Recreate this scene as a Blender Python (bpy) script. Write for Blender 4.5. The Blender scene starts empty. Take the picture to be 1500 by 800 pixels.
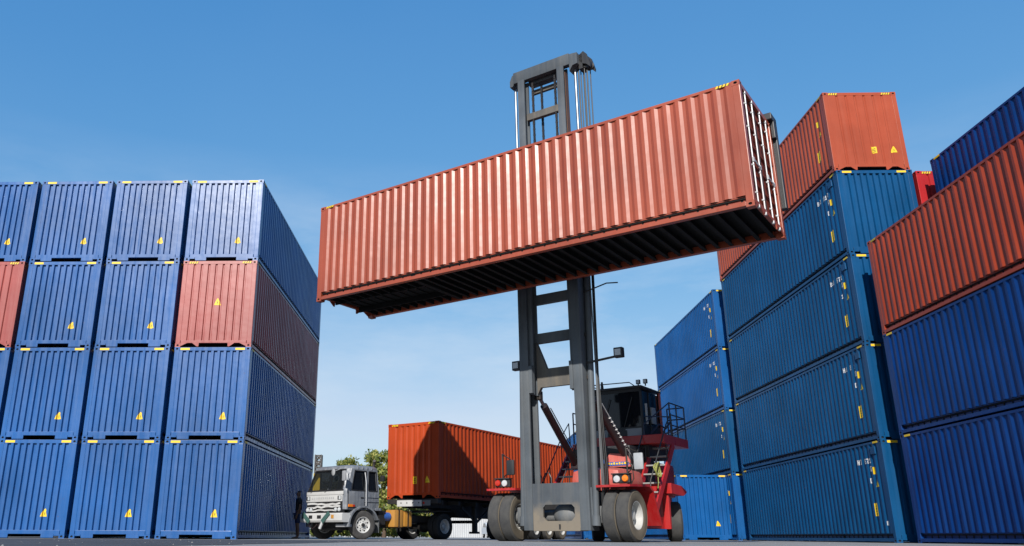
import bpy, bmesh, math, random
from mathutils import Vector, Matrix
random.seed(7)
PI = math.pi
SC = bpy.context.scene
COL = SC.collection
W, L, H = 2.438, 12.192, 2.896          # forty foot high cube container

# ------------------------------------------------------------------ helpers
class MB:
    def __init__(s): s.v, s.f, s.m = [], [], []
    def add(s, vs, fs, mi=0):
        o = len(s.v); s.v += [tuple(p) for p in vs]
        for f in fs: s.f.append([i + o for i in f]); s.m.append(mi)
        return s
    def box(s, x0, x1, y0, y1, z0, z1, mi=0, bev=0, M=None):
        if bev:
            bm = bmesh.new(); bmesh.ops.create_cube(bm, size=1)
            for q in bm.verts:
                q.co = ((x0+x1)/2 + q.co.x*(x1-x0), (y0+y1)/2 + q.co.y*(y1-y0), (z0+z1)/2 + q.co.z*(z1-z0))
            bmesh.ops.bevel(bm, geom=bm.edges[:], offset=bev, segments=2, affect='EDGES', profile=.6)
            bm.verts.index_update()
            vs = [q.co.copy() for q in bm.verts]; fs = [[q.index for q in f.verts] for f in bm.faces]; bm.free()
        else:
            vs = [Vector(p) for p in ((x0,y0,z0),(x1,y0,z0),(x1,y1,z0),(x0,y1,z0),(x0,y0,z1),(x1,y0,z1),(x1,y1,z1),(x0,y1,z1))]
            fs = [(0,3,2,1),(4,5,6,7),(0,1,5,4),(1,2,6,5),(2,3,7,6),(3,0,4,7)]
        if M: vs = [M @ q for q in vs]
        return s.add(vs, fs, mi)
    def beam(s, p0, p1, w, h, mi=0, up=(0,0,1)):
        """rectangular bar from p0 to p1, w across, h along up"""
        p0, p1 = Vector(p0), Vector(p1); d = (p1-p0).normalized(); up = Vector(up)
        r = d.cross(up)
        if r.length < 1e-4: r = d.cross(Vector((1,0,0)))
        r.normalize(); u = r.cross(d)
        vs = [p + r*a*w/2 + u*b*h/2 for p in (p0,p1) for a,b in ((-1,-1),(1,-1),(1,1),(-1,1))]
        return s.add(vs, [(0,1,2,3),(7,6,5,4),(0,4,5,1),(1,5,6,2),(2,6,7,3),(3,7,4,0)], mi)
    def tube(s, pts, r, seg=8, mi=0, r1=None):
        pts = [Vector(p) for p in pts]; n = len(pts); vs = []; fs = []
        t = (pts[1]-pts[0]).normalized(); ref = Vector((0,0,1)) if abs(t.z) < .9 else Vector((1,0,0))
        a = t.cross(ref).normalized()
        for i, p in enumerate(pts):
            t = ((pts[min(i+1,n-1)]-pts[max(i-1,0)])).normalized()
            a = (a - t*a.dot(t)).normalized(); b = t.cross(a)
            rr = r if r1 is None else r + (r1-r)*i/(n-1)
            vs += [p + a*math.cos(2*PI*k/seg)*rr + b*math.sin(2*PI*k/seg)*rr for k in range(seg)]
        for i in range(n-1):
            for k in range(seg):
                k2 = (k+1) % seg; fs.append((i*seg+k, i*seg+k2, (i+1)*seg+k2, (i+1)*seg+k))
        fs.append(tuple(reversed(range(seg)))); fs.append(tuple(range((n-1)*seg, n*seg)))
        return s.add(vs, fs, mi)
    def lathe(s, prof, o, axis, seg=32, mi=0, mis=None):
        """prof: list of (radius, height along axis)"""
        o = Vector(o); ax = Vector(axis).normalized()
        ref = Vector((0,0,1)) if abs(ax.z) < .9 else Vector((1,0,0))
        a = ax.cross(ref).normalized(); b = ax.cross(a)
        n = len(prof); vs = []
        for r, h in prof:
            vs += [o + ax*h + a*math.cos(2*PI*k/seg)*r + b*math.sin(2*PI*k/seg)*r for k in range(seg)]
        for i in range(n-1):
            fs = [(i*seg+k, i*seg+(k+1) % seg, (i+1)*seg+(k+1) % seg, (i+1)*seg+k) for k in range(seg)]
            base = len(s.v) if i == 0 else base
            if i == 0: s.v += [tuple(p) for p in vs]
            for f in fs: s.f.append([q+base for q in f]); s.m.append(mis[i] if mis else mi)
        return s
    def prism(s, poly, axis, a0, a1, mi=0):
        """extrude a 2d outline; axis x: poly=(y,z); y: (x,z); z: (x,y)"""
        def P(q, a):
            return {'x': (a, q[0], q[1]), 'y': (q[0], a, q[1]), 'z': (q[0], q[1], a)}[axis]
        n = len(poly)
        vs = [P(q, a0) for q in poly] + [P(q, a1) for q in poly]
        fs = [tuple(reversed(range(n))), tuple(range(n, 2*n))] + [(i, (i+1) % n, n+(i+1) % n, n+i) for i in range(n)]
        return s.add(vs, fs, mi)
    def mesh(s, name, mats, smooth=None):
        me = bpy.data.meshes.new(name); me.from_pydata(s.v, [], s.f)
        for m in mats: me.materials.append(m)
        if len(mats) > 1: me.polygons.foreach_set('material_index', s.m)
        bm = bmesh.new(); bm.from_mesh(me); bmesh.ops.recalc_face_normals(bm, faces=bm.faces[:]); bm.to_mesh(me); bm.free()
        if smooth:
            for p in me.polygons: p.use_smooth = True
            me.set_sharp_from_angle(angle=math.radians(smooth))
        me.update(); return me

def link(name, me, parent=None, loc=None, rz=0):
    o = bpy.data.objects.new(name, me); COL.objects.link(o)
    if parent: o.parent = parent
    if loc is not None: o.location = loc
    if rz: o.rotation_euler = (0, 0, rz)
    return o
def build(mb, name, mats, parent=None, smooth=None, label=None):
    if not isinstance(mats, (list, tuple)): mats = [mats]
    o = link(name, mb.mesh(name, mats, smooth), parent)
    if label: o['label'] = label
    return o
def tag(o, label, cat, group=None, kind=None):
    if kind: o['kind'] = kind
    if label: o['label'] = label
    if cat: o['category'] = cat
    if group: o['group'] = group
    return o
def thing(name, label, cat, loc=(0,0,0), rz=0, group=None):
    o = bpy.data.objects.new(name, None); COL.objects.link(o)
    o.empty_display_size = .3; o.location = loc; o.rotation_euler = (0, 0, rz)
    return tag(o, label, cat, group)

# ------------------------------------------------------------------ materials
def nodes(name):
    m = bpy.data.materials.new(name); m.use_nodes = True
    return m, m.node_tree.nodes, m.node_tree.links, m.node_tree.nodes['Principled BSDF']
def noise(N, K, vec, scale, detail=4, rough=.55):
    n = N.new('ShaderNodeTexNoise'); n.inputs['Scale'].default_value = scale
    n.inputs['Detail'].default_value = detail; n.inputs['Roughness'].default_value = rough
    if vec: K.new(vec, n.inputs['Vector'])
    return n.outputs['Fac']
def ramp(N, K, fac, a, b, ca=(0,0,0,1), cb=(1,1,1,1)):
    r = N.new('ShaderNodeValToRGB'); K.new(fac, r.inputs['Fac'])
    r.color_ramp.elements[0].position = a; r.color_ramp.elements[1].position = b
    r.color_ramp.elements[0].color = ca; r.color_ramp.elements[1].color = cb
    return r.outputs['Color']
def mix(N, K, fac, a, b, mode='MIX'):
    x = N.new('ShaderNodeMix'); x.data_type = 'RGBA'; x.blend_type = mode
    if hasattr(fac, 'is_output'): K.new(fac, x.inputs[0])
    else: x.inputs[0].default_value = fac
    for s, i in ((a, 6), (b, 7)):
        if hasattr(s, 'is_output'): K.new(s, x.inputs[i])
        else: x.inputs[i].default_value = (*s[:3], 1)
    return x.outputs[2]
def paint(name, rgb, rough=.42, var=.25, fade=(.5,.5,.5), fade_amt=.14, rust=.5, dirt=.25, bump=.04, metal=0, spec=.5, scale=1.):
    """weathered paint: large patches, vertical run marks, scratches, rust specks, dusty film"""
    rgb = tuple(q*.80 for q in rgb); fade = tuple(q*.80 for q in fade)
    m, N, K, B = nodes(name)
    geo = N.new('ShaderNodeNewGeometry'); pos = geo.outputs['Position']
    mp = N.new('ShaderNodeMapping'); mp.inputs['Scale'].default_value = (5*scale, 5*scale, .35*scale); K.new(pos, mp.inputs['Vector'])
    big = noise(N, K, pos, .55*scale, 5); streak = noise(N, K, mp.outputs[0], 1.3, 5, .65)
    fine = noise(N, K, pos, 14*scale, 6, .7)
    dark = tuple(c*(1-var) for c in rgb); lite = tuple(min(1, c*(1+var*.6)) for c in rgb)
    c = mix(N, K, ramp(N, K, big, .3, .7), dark, lite)
    c = mix(N, K, ramp(N, K, streak, .42, .8, (0,0,0,1), (fade_amt,)*3+(1,)), c, fade)
    c = mix(N, K, ramp(N, K, fine, .5, .75, (0,0,0,1), (dirt*.5,)*3+(1,)), c, tuple(q*.55 for q in rgb))
    if rust:
        mu = N.new('ShaderNodeMath'); mu.operation = 'MULTIPLY'
        K.new(ramp(N, K, noise(N, K, pos, 9*scale, 8, .7), .64, .69), mu.inputs[0])
        K.new(ramp(N, K, noise(N, K, pos, .9*scale, 3), .44, .62, (0,0,0,1), (rust,)*3+(1,)), mu.inputs[1])
        c = mix(N, K, mu.outputs[0], c, (.10, .045, .022))
    m2 = N.new('ShaderNodeMapping'); m2.inputs['Scale'].default_value = (3*scale, 3*scale, 11*scale); K.new(pos, m2.inputs['Vector'])
    c = mix(N, K, ramp(N, K, noise(N, K, m2.outputs[0], 2.6, 8, .72), .665, .72, (0,0,0,1), (.30,)*3+(1,)), c, tuple(min(1, q*1.4+.06) for q in rgb))
    K.new(c, B.inputs['Base Color'])
    rr = N.new('ShaderNodeMapRange'); K.new(streak, rr.inputs['Value'])
    rr.inputs['From Min'].default_value = .3; rr.inputs['From Max'].default_value = .75
    rr.inputs['To Min'].default_value = max(.05, rough-.08); rr.inputs['To Max'].default_value = rough+.14
    K.new(rr.outputs[0], B.inputs['Roughness'])
    B.inputs['Metallic'].default_value = metal; B.inputs['Specular IOR Level'].default_value = spec
    if bump:
        bp = N.new('ShaderNodeBump'); bp.inputs['Strength'].default_value = 1; bp.inputs['Distance'].default_value = bump
        ad = N.new('ShaderNodeMath'); ad.operation = 'MULTIPLY_ADD'
        K.new(fine, ad.inputs[0]); ad.inputs[1].default_value = .03
        K.new(noise(N, K, pos, 1.7*scale, 2), ad.inputs[2]); K.new(ad.outputs[0], bp.inputs['Height'])
        K.new(bp.outputs[0], B.inputs['Normal'])
    return m
def plain(name, rgb, rough=.5, metal=0, var=.12, spec=.5):
    rgb = tuple(q*.84 for q in rgb)
    m, N, K, B = nodes(name)
    geo = N.new('ShaderNodeNewGeometry')
    f = noise(N, K, geo.outputs['Position'], 6, 6, .65)
    c = mix(N, K, ramp(N, K, f, .3, .7), tuple(q*(1-var) for q in rgb), tuple(min(1, q*(1+var)) for q in rgb))
    K.new(c, B.inputs['Base Color']); B.inputs['Roughness'].default_value = rough
    B.inputs['Metallic'].default_value = metal; B.inputs['Specular IOR Level'].default_value = spec
    return m
def glass(name, rgb, rough=.05, alpha=.35):
    m, N, K, B = nodes(name)
    B.inputs['Base Color'].default_value = (*rgb, 1); B.inputs['Roughness'].default_value = rough
    B.inputs['Alpha'].default_value = alpha; B.inputs['Specular IOR Level'].default_value = .35 if alpha > .9 else .6
    return m

M = {}
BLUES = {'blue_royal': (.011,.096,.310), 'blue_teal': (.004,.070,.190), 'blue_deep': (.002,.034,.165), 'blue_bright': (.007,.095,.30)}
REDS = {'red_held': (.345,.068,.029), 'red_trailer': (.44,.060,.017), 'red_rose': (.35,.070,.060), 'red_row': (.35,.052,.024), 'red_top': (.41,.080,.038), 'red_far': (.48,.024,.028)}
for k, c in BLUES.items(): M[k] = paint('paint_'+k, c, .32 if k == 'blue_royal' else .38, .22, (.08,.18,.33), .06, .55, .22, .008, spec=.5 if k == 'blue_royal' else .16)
for k, c in REDS.items(): M[k] = paint('paint_'+k, c, .36 if k == 'red_held' else .36, .20, (.42,.18,.12), .06, .35, .22, .008, spec={'red_held': .54, 'red_rose': .5}.get(k, .18))
M['red_door'] = paint('dull_door_red', (.20,.034,.017), .6, .3, (.3,.16,.12), .1, .5, .4, .006, spec=.08)
M['hole'] = plain('casting_hole_dark', (.012,.012,.013), .9)
M['yellow'] = paint('marking_yellow', (.88,.58,.010), .5, .08, (.6,.5,.2), .1, .2, .3, 0)
M['black'] = plain('marking_black', (.012,.012,.012), .5)
M['white'] = paint('marking_white', (.78,.78,.76), .5, .1, (.5,.5,.5), .15, 0, .3, 0)
M['under'] = paint('underframe_bitumen', (.008,.008,.008), .75, .3, (.03,.027,.024), .25, .3, .3, .01, spec=.2)
M['galv'] = paint('galvanised_steel', (.56,.57,.58), .42, .25, (.35,.33,.3), .3, .4, .4, 0, metal=.3)
M['rubber'] = plain('gasket_rubber', (.015,.015,.016), .7)
M['mast'] = paint('mast_grey_steel', (.102,.117,.132), .5, .38, (.20,.19,.17), .32, .55, .5, .006, spec=.22)
M['mast_dusty'] = paint('mast_dusty_steel', (.115,.108,.098), .65, .35, (.26,.21,.15), .55, .5, .6, .006, spec=.25)
M['rusty'] = paint('rusty_wear_strip', (.13,.062,.035), .6, .4, (.2,.12,.07), .4, .5, .5, 0)
M['greasy'] = paint('greasy_dark_steel', (.03,.027,.025), .42, .4, (.10,.06,.035), .4, .6, .5, .004, metal=.2)
M['chrome'] = plain('chromed_rod', (.36,.37,.39), .46, 1, .05)
M['handler_red'] = paint('machine_red', (.42,.016,.017), .32, .2, (.55,.22,.19), .16, .15, .35, .004)
M['hood_red'] = paint('pale_machine_red', (.55,.11,.085), .38, .2, (.6,.35,.3), .4, .1, .35, .004)  # paler, pinker red than the machine body
M['dark_part'] = paint('dark_machine_part', (.018,.018,.020), .5, .3, (.06,.055,.05), .3, .2, .4, .004)
M['ram'] = paint('tilt_cylinder_maroon', (.020,.009,.011), .5, .3, (.035,.025,.025), .2, .1, .4, .003)
M['tread'] = paint('step_tread_grey', (.34,.34,.33), .55, .25, (.3,.27,.22), .4, .2, .5, .003)
M['pale'] = paint('pale_grey_panel', (.30,.31,.33), .5, .2, (.35,.32,.3), .3, .1, .4, .003)
M['rail'] = plain('dark_blue_rail_paint', (.012,.016,.045), .4)
M['cabglass'] = glass('dark_cab_glass', (.006,.007,.009), .05, .975)
M['screen'] = glass('windscreen_glass', (.03,.035,.04), .04, .30)
M['mirror'] = plain('mirror_back_grey', (.35,.36,.37), .4)
M['amber'] = plain('amber_lens', (.75,.20,.015), .25)
M['redlens'] = plain('red_lens', (.45,.03,.015), .25)
M['clear'] = plain('clear_lens', (.50,.52,.53), .12)
M['rope'] = plain('yellow_green_rope', (.27,.28,.075), .85, 0, .4)
M['blue_sheet'] = plain('blue_plastic', (.03,.11,.38), .45)
M['rim'] = paint('dusty_wheel_rim', (.52,.52,.50), .5, .2, (.4,.35,.28), .4, .3, .5, .003)
M['axle'] = paint('axle_grey', (.13,.14,.15), .6, .3, (.3,.27,.22), .4, .2, .5, .005)
M['truck'] = paint('scuffed_silver_grey', (.170,.185,.210), .34, .30, (.46,.47,.48), .45, .35, .55, .035, scale=1.6)
M['truck_white'] = paint('scuffed_white', (.58,.58,.57), .42, .2, (.4,.38,.34), .35, .2, .45, .004)
M['truck_dark'] = paint('oily_chassis', (.018,.017,.017), .6, .3, (.06,.05,.04), .3, .3, .4, .004)
M['tank'] = paint('ochre_tank', (.56,.25,.030), .5, .25, (.45,.33,.18), .35, .5, .5, .006)
M['skin'] = plain('brown_skin', (.16,.078,.045), .55)
M['tee'] = plain('black_cotton', (.012,.012,.014), .9)
M['shorts'] = plain('navy_cotton', (.018,.03,.085), .9)
M['hair'] = plain('black_hair', (.008,.007,.006), .6)
M['green_strap'] = plain('green_canvas', (.035,.095,.085), .8)
M['teal'] = plain('teal_cloth', (.02,.12,.10), .8)
M['yellow_cloth'] = plain('yellow_curtain', (.62,.44,.03), .8)
M['shed'] = paint('white_sheet_metal', (.55,.56,.57), .5, .08, (.5,.5,.5), .15, .1, .2, 0)
M['shed_roof'] = plain('pale_roof_sheet', (.6,.6,.6), .5)
M['lattice'] = paint('weathered_lattice_steel', (.06,.055,.05), .6, .4, (.25,.22,.2), .4, .4, .4, 0, metal=.1)
M['silver_car'] = plain('silver_car_paint', (.62,.66,.70), .3, .2)
M['bark'] = plain('bark', (.09,.06,.04), .9, 0, .4)

def tyre_mat():
    m, N, K, B = nodes('worn_tyre_rubber')
    geo = N.new('ShaderNodeNewGeometry'); tc = N.new('ShaderNodeTexCoord')
    f = noise(N, K, tc.outputs['Object'], 3.5, 6, .65); g = noise(N, K, tc.outputs['Object'], 40, 4, .6)
    c = mix(N, K, ramp(N, K, f, .35, .7), (.040,.040,.041), (.068,.066,.062))
    c = mix(N, K, ramp(N, K, g, .55, .8, (0,0,0,1), (.35,)*3+(1,)), c, (.11,.10,.085))
    K.new(c, B.inputs['Base Color']); B.inputs['Roughness'].default_value = .85; B.inputs['Specular IOR Level'].default_value = .25
    bp = N.new('ShaderNodeBump'); bp.inputs['Distance'].default_value = .006; K.new(g, bp.inputs['Height']); K.new(bp.outputs[0], B.inputs['Normal'])
    return m
M['tyre'] = tyre_mat()
M['sidewall'] = paint('dusty_sidewall', (.150,.128,.098), .85, .35, (.24,.20,.15), .4, 0, .5, .003, spec=.2)
M['truck_tyre'] = plain('black_truck_tyre', (.022,.022,.023), .8, 0, .3, .3)
M['truck_tyre2'] = plain('grey_truck_tyre', (.055,.053,.052), .85, 0, .3, .25)

def foot_mat():                                        # grey steel with caked brown mud along its lower edge
    m = paint('mud_caked_steel', (.088,.100,.114), .5, .38, (.20,.19,.17), .32, .55, .5, .006, spec=.22)
    N, K = m.node_tree.nodes, m.node_tree.links; B = N['Principled BSDF']; src = B.inputs['Base Color'].links[0].from_socket
    geo = N.new('ShaderNodeNewGeometry'); sx = N.new('ShaderNodeSeparateXYZ'); K.new(geo.outputs['Position'], sx.inputs[0])
    ad = N.new('ShaderNodeMath'); ad.operation = 'MULTIPLY_ADD'; K.new(noise(N, K, geo.outputs['Position'], 3.2, 7, .65), ad.inputs[0]); ad.inputs[1].default_value = -1.0; K.new(sx.outputs['Z'], ad.inputs[2])
    K.new(mix(N, K, ramp(N, K, ad.outputs[0], -.30, .50, (.75,)*3+(1,), (0,0,0,1)), src, (.20,.165,.12)), B.inputs['Base Color']); return m
M['foot'] = foot_mat()
# ------------------------------------------------------------------ camera, sky and sun
F, PIT, ROLL, CH, YAW, CX, CY = 1185.8638, .315, .0052, .1157, -.0307, 633.5217, 399.2267
fw = Vector((math.sin(YAW)*math.cos(PIT), math.cos(YAW)*math.cos(PIT), math.sin(PIT)))
rt = Vector((math.cos(YAW), -math.sin(YAW), 0)); up = rt.cross(fw)
c_, s_ = math.cos(ROLL), math.sin(ROLL); rt, up = rt*c_ + up*s_, up*c_ - rt*s_
cam = bpy.data.cameras.new('camera'); cam.sensor_width = 36; cam.lens = F/1500*36
cam.shift_x = (750-CX)/1500; cam.shift_y = (CY-400)/1500; cam.clip_start = .05; cam.clip_end = 9000
co = bpy.data.objects.new('camera', cam); COL.objects.link(co)
mw = Matrix((rt, up, -fw)).transposed().to_4x4(); mw.translation = (0, 0, CH); co.matrix_world = mw
SC.camera = co
SUN_AZ = Vector((-.224, -.975)); SUN_EL = math.radians(31.8)
sd = Vector((SUN_AZ.x*math.cos(SUN_EL), SUN_AZ.y*math.cos(SUN_EL), math.sin(SUN_EL))).normalized()
sl = bpy.data.lights.new('sun', 'SUN'); sl.energy = 5.0; sl.angle = math.radians(.5); sl.color = (1, .955, .89)
so = bpy.data.objects.new('sun', sl); COL.objects.link(so); so.rotation_euler = sd.to_track_quat('Z', 'Y').to_euler(); so.location = (-30, -80, 60)
w = bpy.data.worlds.new('World'); SC.world = w; w.use_nodes = True
N, K = w.node_tree.nodes, w.node_tree.links
sky = N.new('ShaderNodeTexSky'); sky.sky_type = 'NISHITA'; sky.sun_disc = False
sky.sun_elevation = SUN_EL; sky.sun_rotation = math.atan2(SUN_AZ.x, SUN_AZ.y)
sky.air_density = 1.0; sky.dust_density = .15; sky.ozone_density = 1.6; sky.altitude = 0
bg = N['Background']; bg.inputs['Strength'].default_value = .0850
tc = N.new('ShaderNodeTexCoord')
mp = N.new('ShaderNodeMapping'); mp.inputs['Scale'].default_value = (1.2, 1.2, 4.5); mp.inputs['Rotation'].default_value = (.12, .2, .5)
K.new(tc.outputs['Generated'], mp.inputs['Vector'])
wisp = noise(N, K, mp.outputs[0], 2.3, 8, .62)
cov = noise(N, K, tc.outputs['Generated'], 1.6, 3)
mu = N.new('ShaderNodeMath'); mu.operation = 'MULTIPLY'
mz = N.new('ShaderNodeSeparateXYZ'); K.new(tc.outputs['Generated'], mz.inputs[0])
lo = mix(N, K, ramp(N, K, mz.outputs['Z'], .24, .44), ramp(N, K, wisp, .36, .70), (.03,.03,.03))
K.new(lo, mu.inputs[0]); K.new(ramp(N, K, cov, .40, .62, (.12,)*3+(1,), (.80,)*3+(1,)), mu.inputs[1])
hs = N.new('ShaderNodeHueSaturation'); hs.inputs['Hue'].default_value = .488; hs.inputs['Saturation'].default_value = 1.28; hs.inputs['Value'].default_value = 1.0
K.new(sky.outputs[0], hs.inputs['Color'])
gm = N.new('ShaderNodeGamma'); gm.inputs['Gamma'].default_value = .62; K.new(hs.outputs[0], gm.inputs['Color'])
gn = mix(N, K, 1.0, gm.outputs[0], (1.75, 1.75, 1.75), 'MULTIPLY')
sp_ = N.new('ShaderNodeSeparateColor'); K.new(gn, sp_.inputs[0]); cb_ = N.new('ShaderNodeCombineColor')
for i, (ex, k) in enumerate(((1.55, .655), (1.0, 1.15), (.55, 2.91))):      # deep azure above, pale towards the horizon
    pw = N.new('ShaderNodeMath'); pw.operation = 'POWER'; pw.inputs[1].default_value = ex; K.new(sp_.outputs[i], pw.inputs[0])
    ml = N.new('ShaderNodeMath'); ml.operation = 'MULTIPLY'; ml.inputs[1].default_value = k; K.new(pw.outputs[0], ml.inputs[0])
    cp = N.new('ShaderNodeMath'); cp.operation = 'SMOOTH_MIN'; cp.inputs[1].default_value = (5.3, 7.0, 8.6)[i]; cp.inputs[2].default_value = 1.6; K.new(ml.outputs[0], cp.inputs[0]); K.new(cp.outputs[0], cb_.inputs[i])
K.new(mix(N, K, mu.outputs[0], cb_.outputs[0], (6.2, 7.2, 8.4)), bg.inputs['Color'])
SC.view_settings.view_transform = 'Standard'; SC.view_settings.look = 'None'
SC.view_settings.exposure = .35; SC.view_settings.gamma = 1
SC.render.engine = 'CYCLES'

# ------------------------------------------------------------------ ground
def ground_mat():
    m, N, K, B = nodes('worn_yard_concrete')
    geo = N.new('ShaderNodeNewGeometry'); p = geo.outputs['Position']
    a = noise(N, K, p, .35, 5); b = noise(N, K, p, 22, 6, .7); d = noise(N, K, p, 2.4, 6, .6)
    c = mix(N, K, ramp(N, K, a, .3, .7), (.15,.15,.152), (.25,.25,.247))
    c = mix(N, K, ramp(N, K, d, .5, .75, (0,0,0,1), (.5,)*3+(1,)), c, (.09,.088,.085))
    c = mix(N, K, ramp(N, K, b, .35, .7, (0,0,0,1), (.45,)*3+(1,)), c, (.28,.275,.265))
    K.new(c, B.inputs['Base Color']); B.inputs['Roughness'].default_value = .85
    bp = N.new('ShaderNodeBump'); bp.inputs['Distance'].default_value = .012; K.new(b, bp.inputs['Height']); K.new(bp.outputs[0], B.inputs['Normal'])
    return m
def ground_shade_mat():  # dark bluish colour standing in for cast shade on the ground
    m, N, K, B = nodes('painted_ground_shade')
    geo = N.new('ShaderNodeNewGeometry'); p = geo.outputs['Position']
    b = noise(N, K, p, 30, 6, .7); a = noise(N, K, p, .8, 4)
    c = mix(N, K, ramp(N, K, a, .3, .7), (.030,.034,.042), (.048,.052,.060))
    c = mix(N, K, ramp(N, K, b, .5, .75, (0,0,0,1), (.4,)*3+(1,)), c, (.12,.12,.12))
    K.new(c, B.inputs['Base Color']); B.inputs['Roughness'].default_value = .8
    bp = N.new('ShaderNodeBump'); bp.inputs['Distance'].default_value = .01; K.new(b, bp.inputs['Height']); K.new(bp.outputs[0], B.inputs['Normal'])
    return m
g = MB().add([(-4000,-600,0),(4000,-600,0),(4000,4500,0),(-4000,4500,0)], [(0,1,2,3)])
tag(build(g, 'ground', ground_mat()), None, None, kind='structure')
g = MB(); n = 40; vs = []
for i in range(n+1):                                  # ragged right edge of the shade painted onto the yard
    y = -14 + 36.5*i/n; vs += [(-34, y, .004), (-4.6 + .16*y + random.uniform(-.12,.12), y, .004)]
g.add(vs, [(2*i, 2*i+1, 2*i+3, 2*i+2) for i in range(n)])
tag(build(g, 'ground_shade_patch', ground_shade_mat()), None, None, kind='structure')

pb = MB(); rp = random.Random(3)
for i in range(170):
    y = rp.uniform(8, 24); x = rp.uniform(-.62, .70)*y; r_ = rp.uniform(.003, .010)*(1 if rp.random() < .95 else 1.8)
    vs = [(x+r_*rp.uniform(.7,1.3)*math.cos(a)*1.3, y+r_*rp.uniform(.7,1.3)*math.sin(a), .004) for a in [q*1.2566 for q in range(5)]]
    pb.add(vs + [(x, y, .004+r_*1.1)], [(0,1,5),(1,2,5),(2,3,5),(3,4,5),(4,0,5)])
tag(build(pb, 'loose_gravel', plain('pale_stone', (.24,.235,.22), .9, 0, .5)), 'scattered pale pebbles and grit lying on the yard surface', 'gravel', kind='stuff')
# ------------------------------------------------------------------ containers
def profile(a0, a1, pitch, fo, sl_, fi, dep):
    """breakpoints (s, depth) of a trapezoidal corrugation, outer flats at both edges"""
    n = int((a1-a0-fo)//pitch); st = a0 + (a1-a0 - n*pitch - fo)/2
    P = [(a0, 0)]; s = st
    for i in range(n):
        P += [(s+fo, 0), (s+fo+sl_, dep), (s+fo+sl_+fi, dep), (s+fo+2*sl_+fi, 0)]; s += pitch
    P.append((a1, 0)); return P
def pdepth(P, s):
    for (a, d), (b, e) in zip(P, P[1:]):
        if a <= s <= b: return d + (e-d)*(s-a)/max(b-a, 1e-9)
    return 0
SIDE = profile(-L/2+.15, L/2-.15, .278, .072, .069, .068, .036)
ENDA = profile(-W/2+.13, W/2-.13, .200, .080, .021, .078, .062)    # close ribs (blue)
ENDB = profile(-W/2+.13, W/2-.13, .240, .160, .024, .032, .040)    # wide flats (red)
ENDC = profile(-W/2+.13, W/2-.13, .300, .205, .030, .035, .030)    # widest flats (top red)
ENDT = profile(-W/2+.13, W/2-.13, .270, .110, .050, .060, .036)
ENDS = {'A': ENDA, 'B': ENDB, 'C': ENDC, 'T': ENDT}
def side_pt(s, d, z, off=0): return (W/2-.008-d+off, s, z)        # +x side
def end_pt(s, d, z, off=0): return (s, -L/2+.012+d-off, z)        # -y end
def sheet(P, fn, z0, z1):
    mb = MB(); vs = []
    for s, d in P: vs += [fn(s, d, z0), fn(s, d, z1)]
    return mb.add(vs, [(2*i, 2*i+2, 2*i+3, 2*i+1) for i in range(len(P)-1)])
def decal(mb, P, fn, poly, mi=0, off=.004):
    """a thin sticker following the corrugation; poly: convex outline in (s, z)"""
    s0 = min(p[0] for p in poly); s1 = max(p[0] for p in poly)
    cuts = sorted({round(x, 5) for x in [s0, s1] + [p[0] for p in poly] + [p[0] for p in P if s0 < p[0] < s1]})
    def rng(s):
        zs = []
        for (a, za), (b, zb) in zip(poly, poly[1:]+poly[:1]):
            if min(a, b)-1e-6 <= s <= max(a, b)+1e-6:
                if abs(a-b) < 1e-6: zs += [za, zb]
                else: zs.append(za+(zb-za)*(s-a)/(b-a))
        return min(zs), max(zs)
    for a, b in zip(cuts, cuts[1:]):
        if b-a < 1e-4: continue
        za, zb = rng(a+1e-5), rng(b-1e-5); da, db = pdepth(P, a), pdepth(P, b)
        mb.add([fn(a, da, za[0], off), fn(b, db, zb[0], off), fn(b, db, zb[1], off), fn(a, da, za[1], off)], [(0,1,2,3)], mi)
def rect(s0, s1, z0, z1): return [(s0,z0),(s1,z0),(s1,z1),(s0,z1)]
GL = {'B':('110','101','110','101','110'),'H':('101','101','111','101','101'),'U':('101','101','101','101','111'),'0':('111','101','101','101','111'),
      '8':('111','101','111','101','111'),'5':('111','100','111','001','111'),'7':('111','001','010','010','010'),'1':('010','110','010','010','111'),
      '2':('111','001','111','100','111'),'E':('111','100','111','100','111'),'G':('111','100','101','101','111'),' ':('000',)*5}
def text(mb, P, fn, txt, s, z, h, direction=1, mi=0):
    c = h/5
    for ch in txt:
        for r, row in enumerate(GL[ch]):
            for k, bit in enumerate(row):
                if bit == '1':
                    a = s + direction*k*c*.8; b = a + direction*c*.8
                    decal(mb, P, fn, rect(min(a,b), max(a,b), z+h-(r+1)*c, z+h-r*c), mi)
        s += direction*4*c*.8

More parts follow.
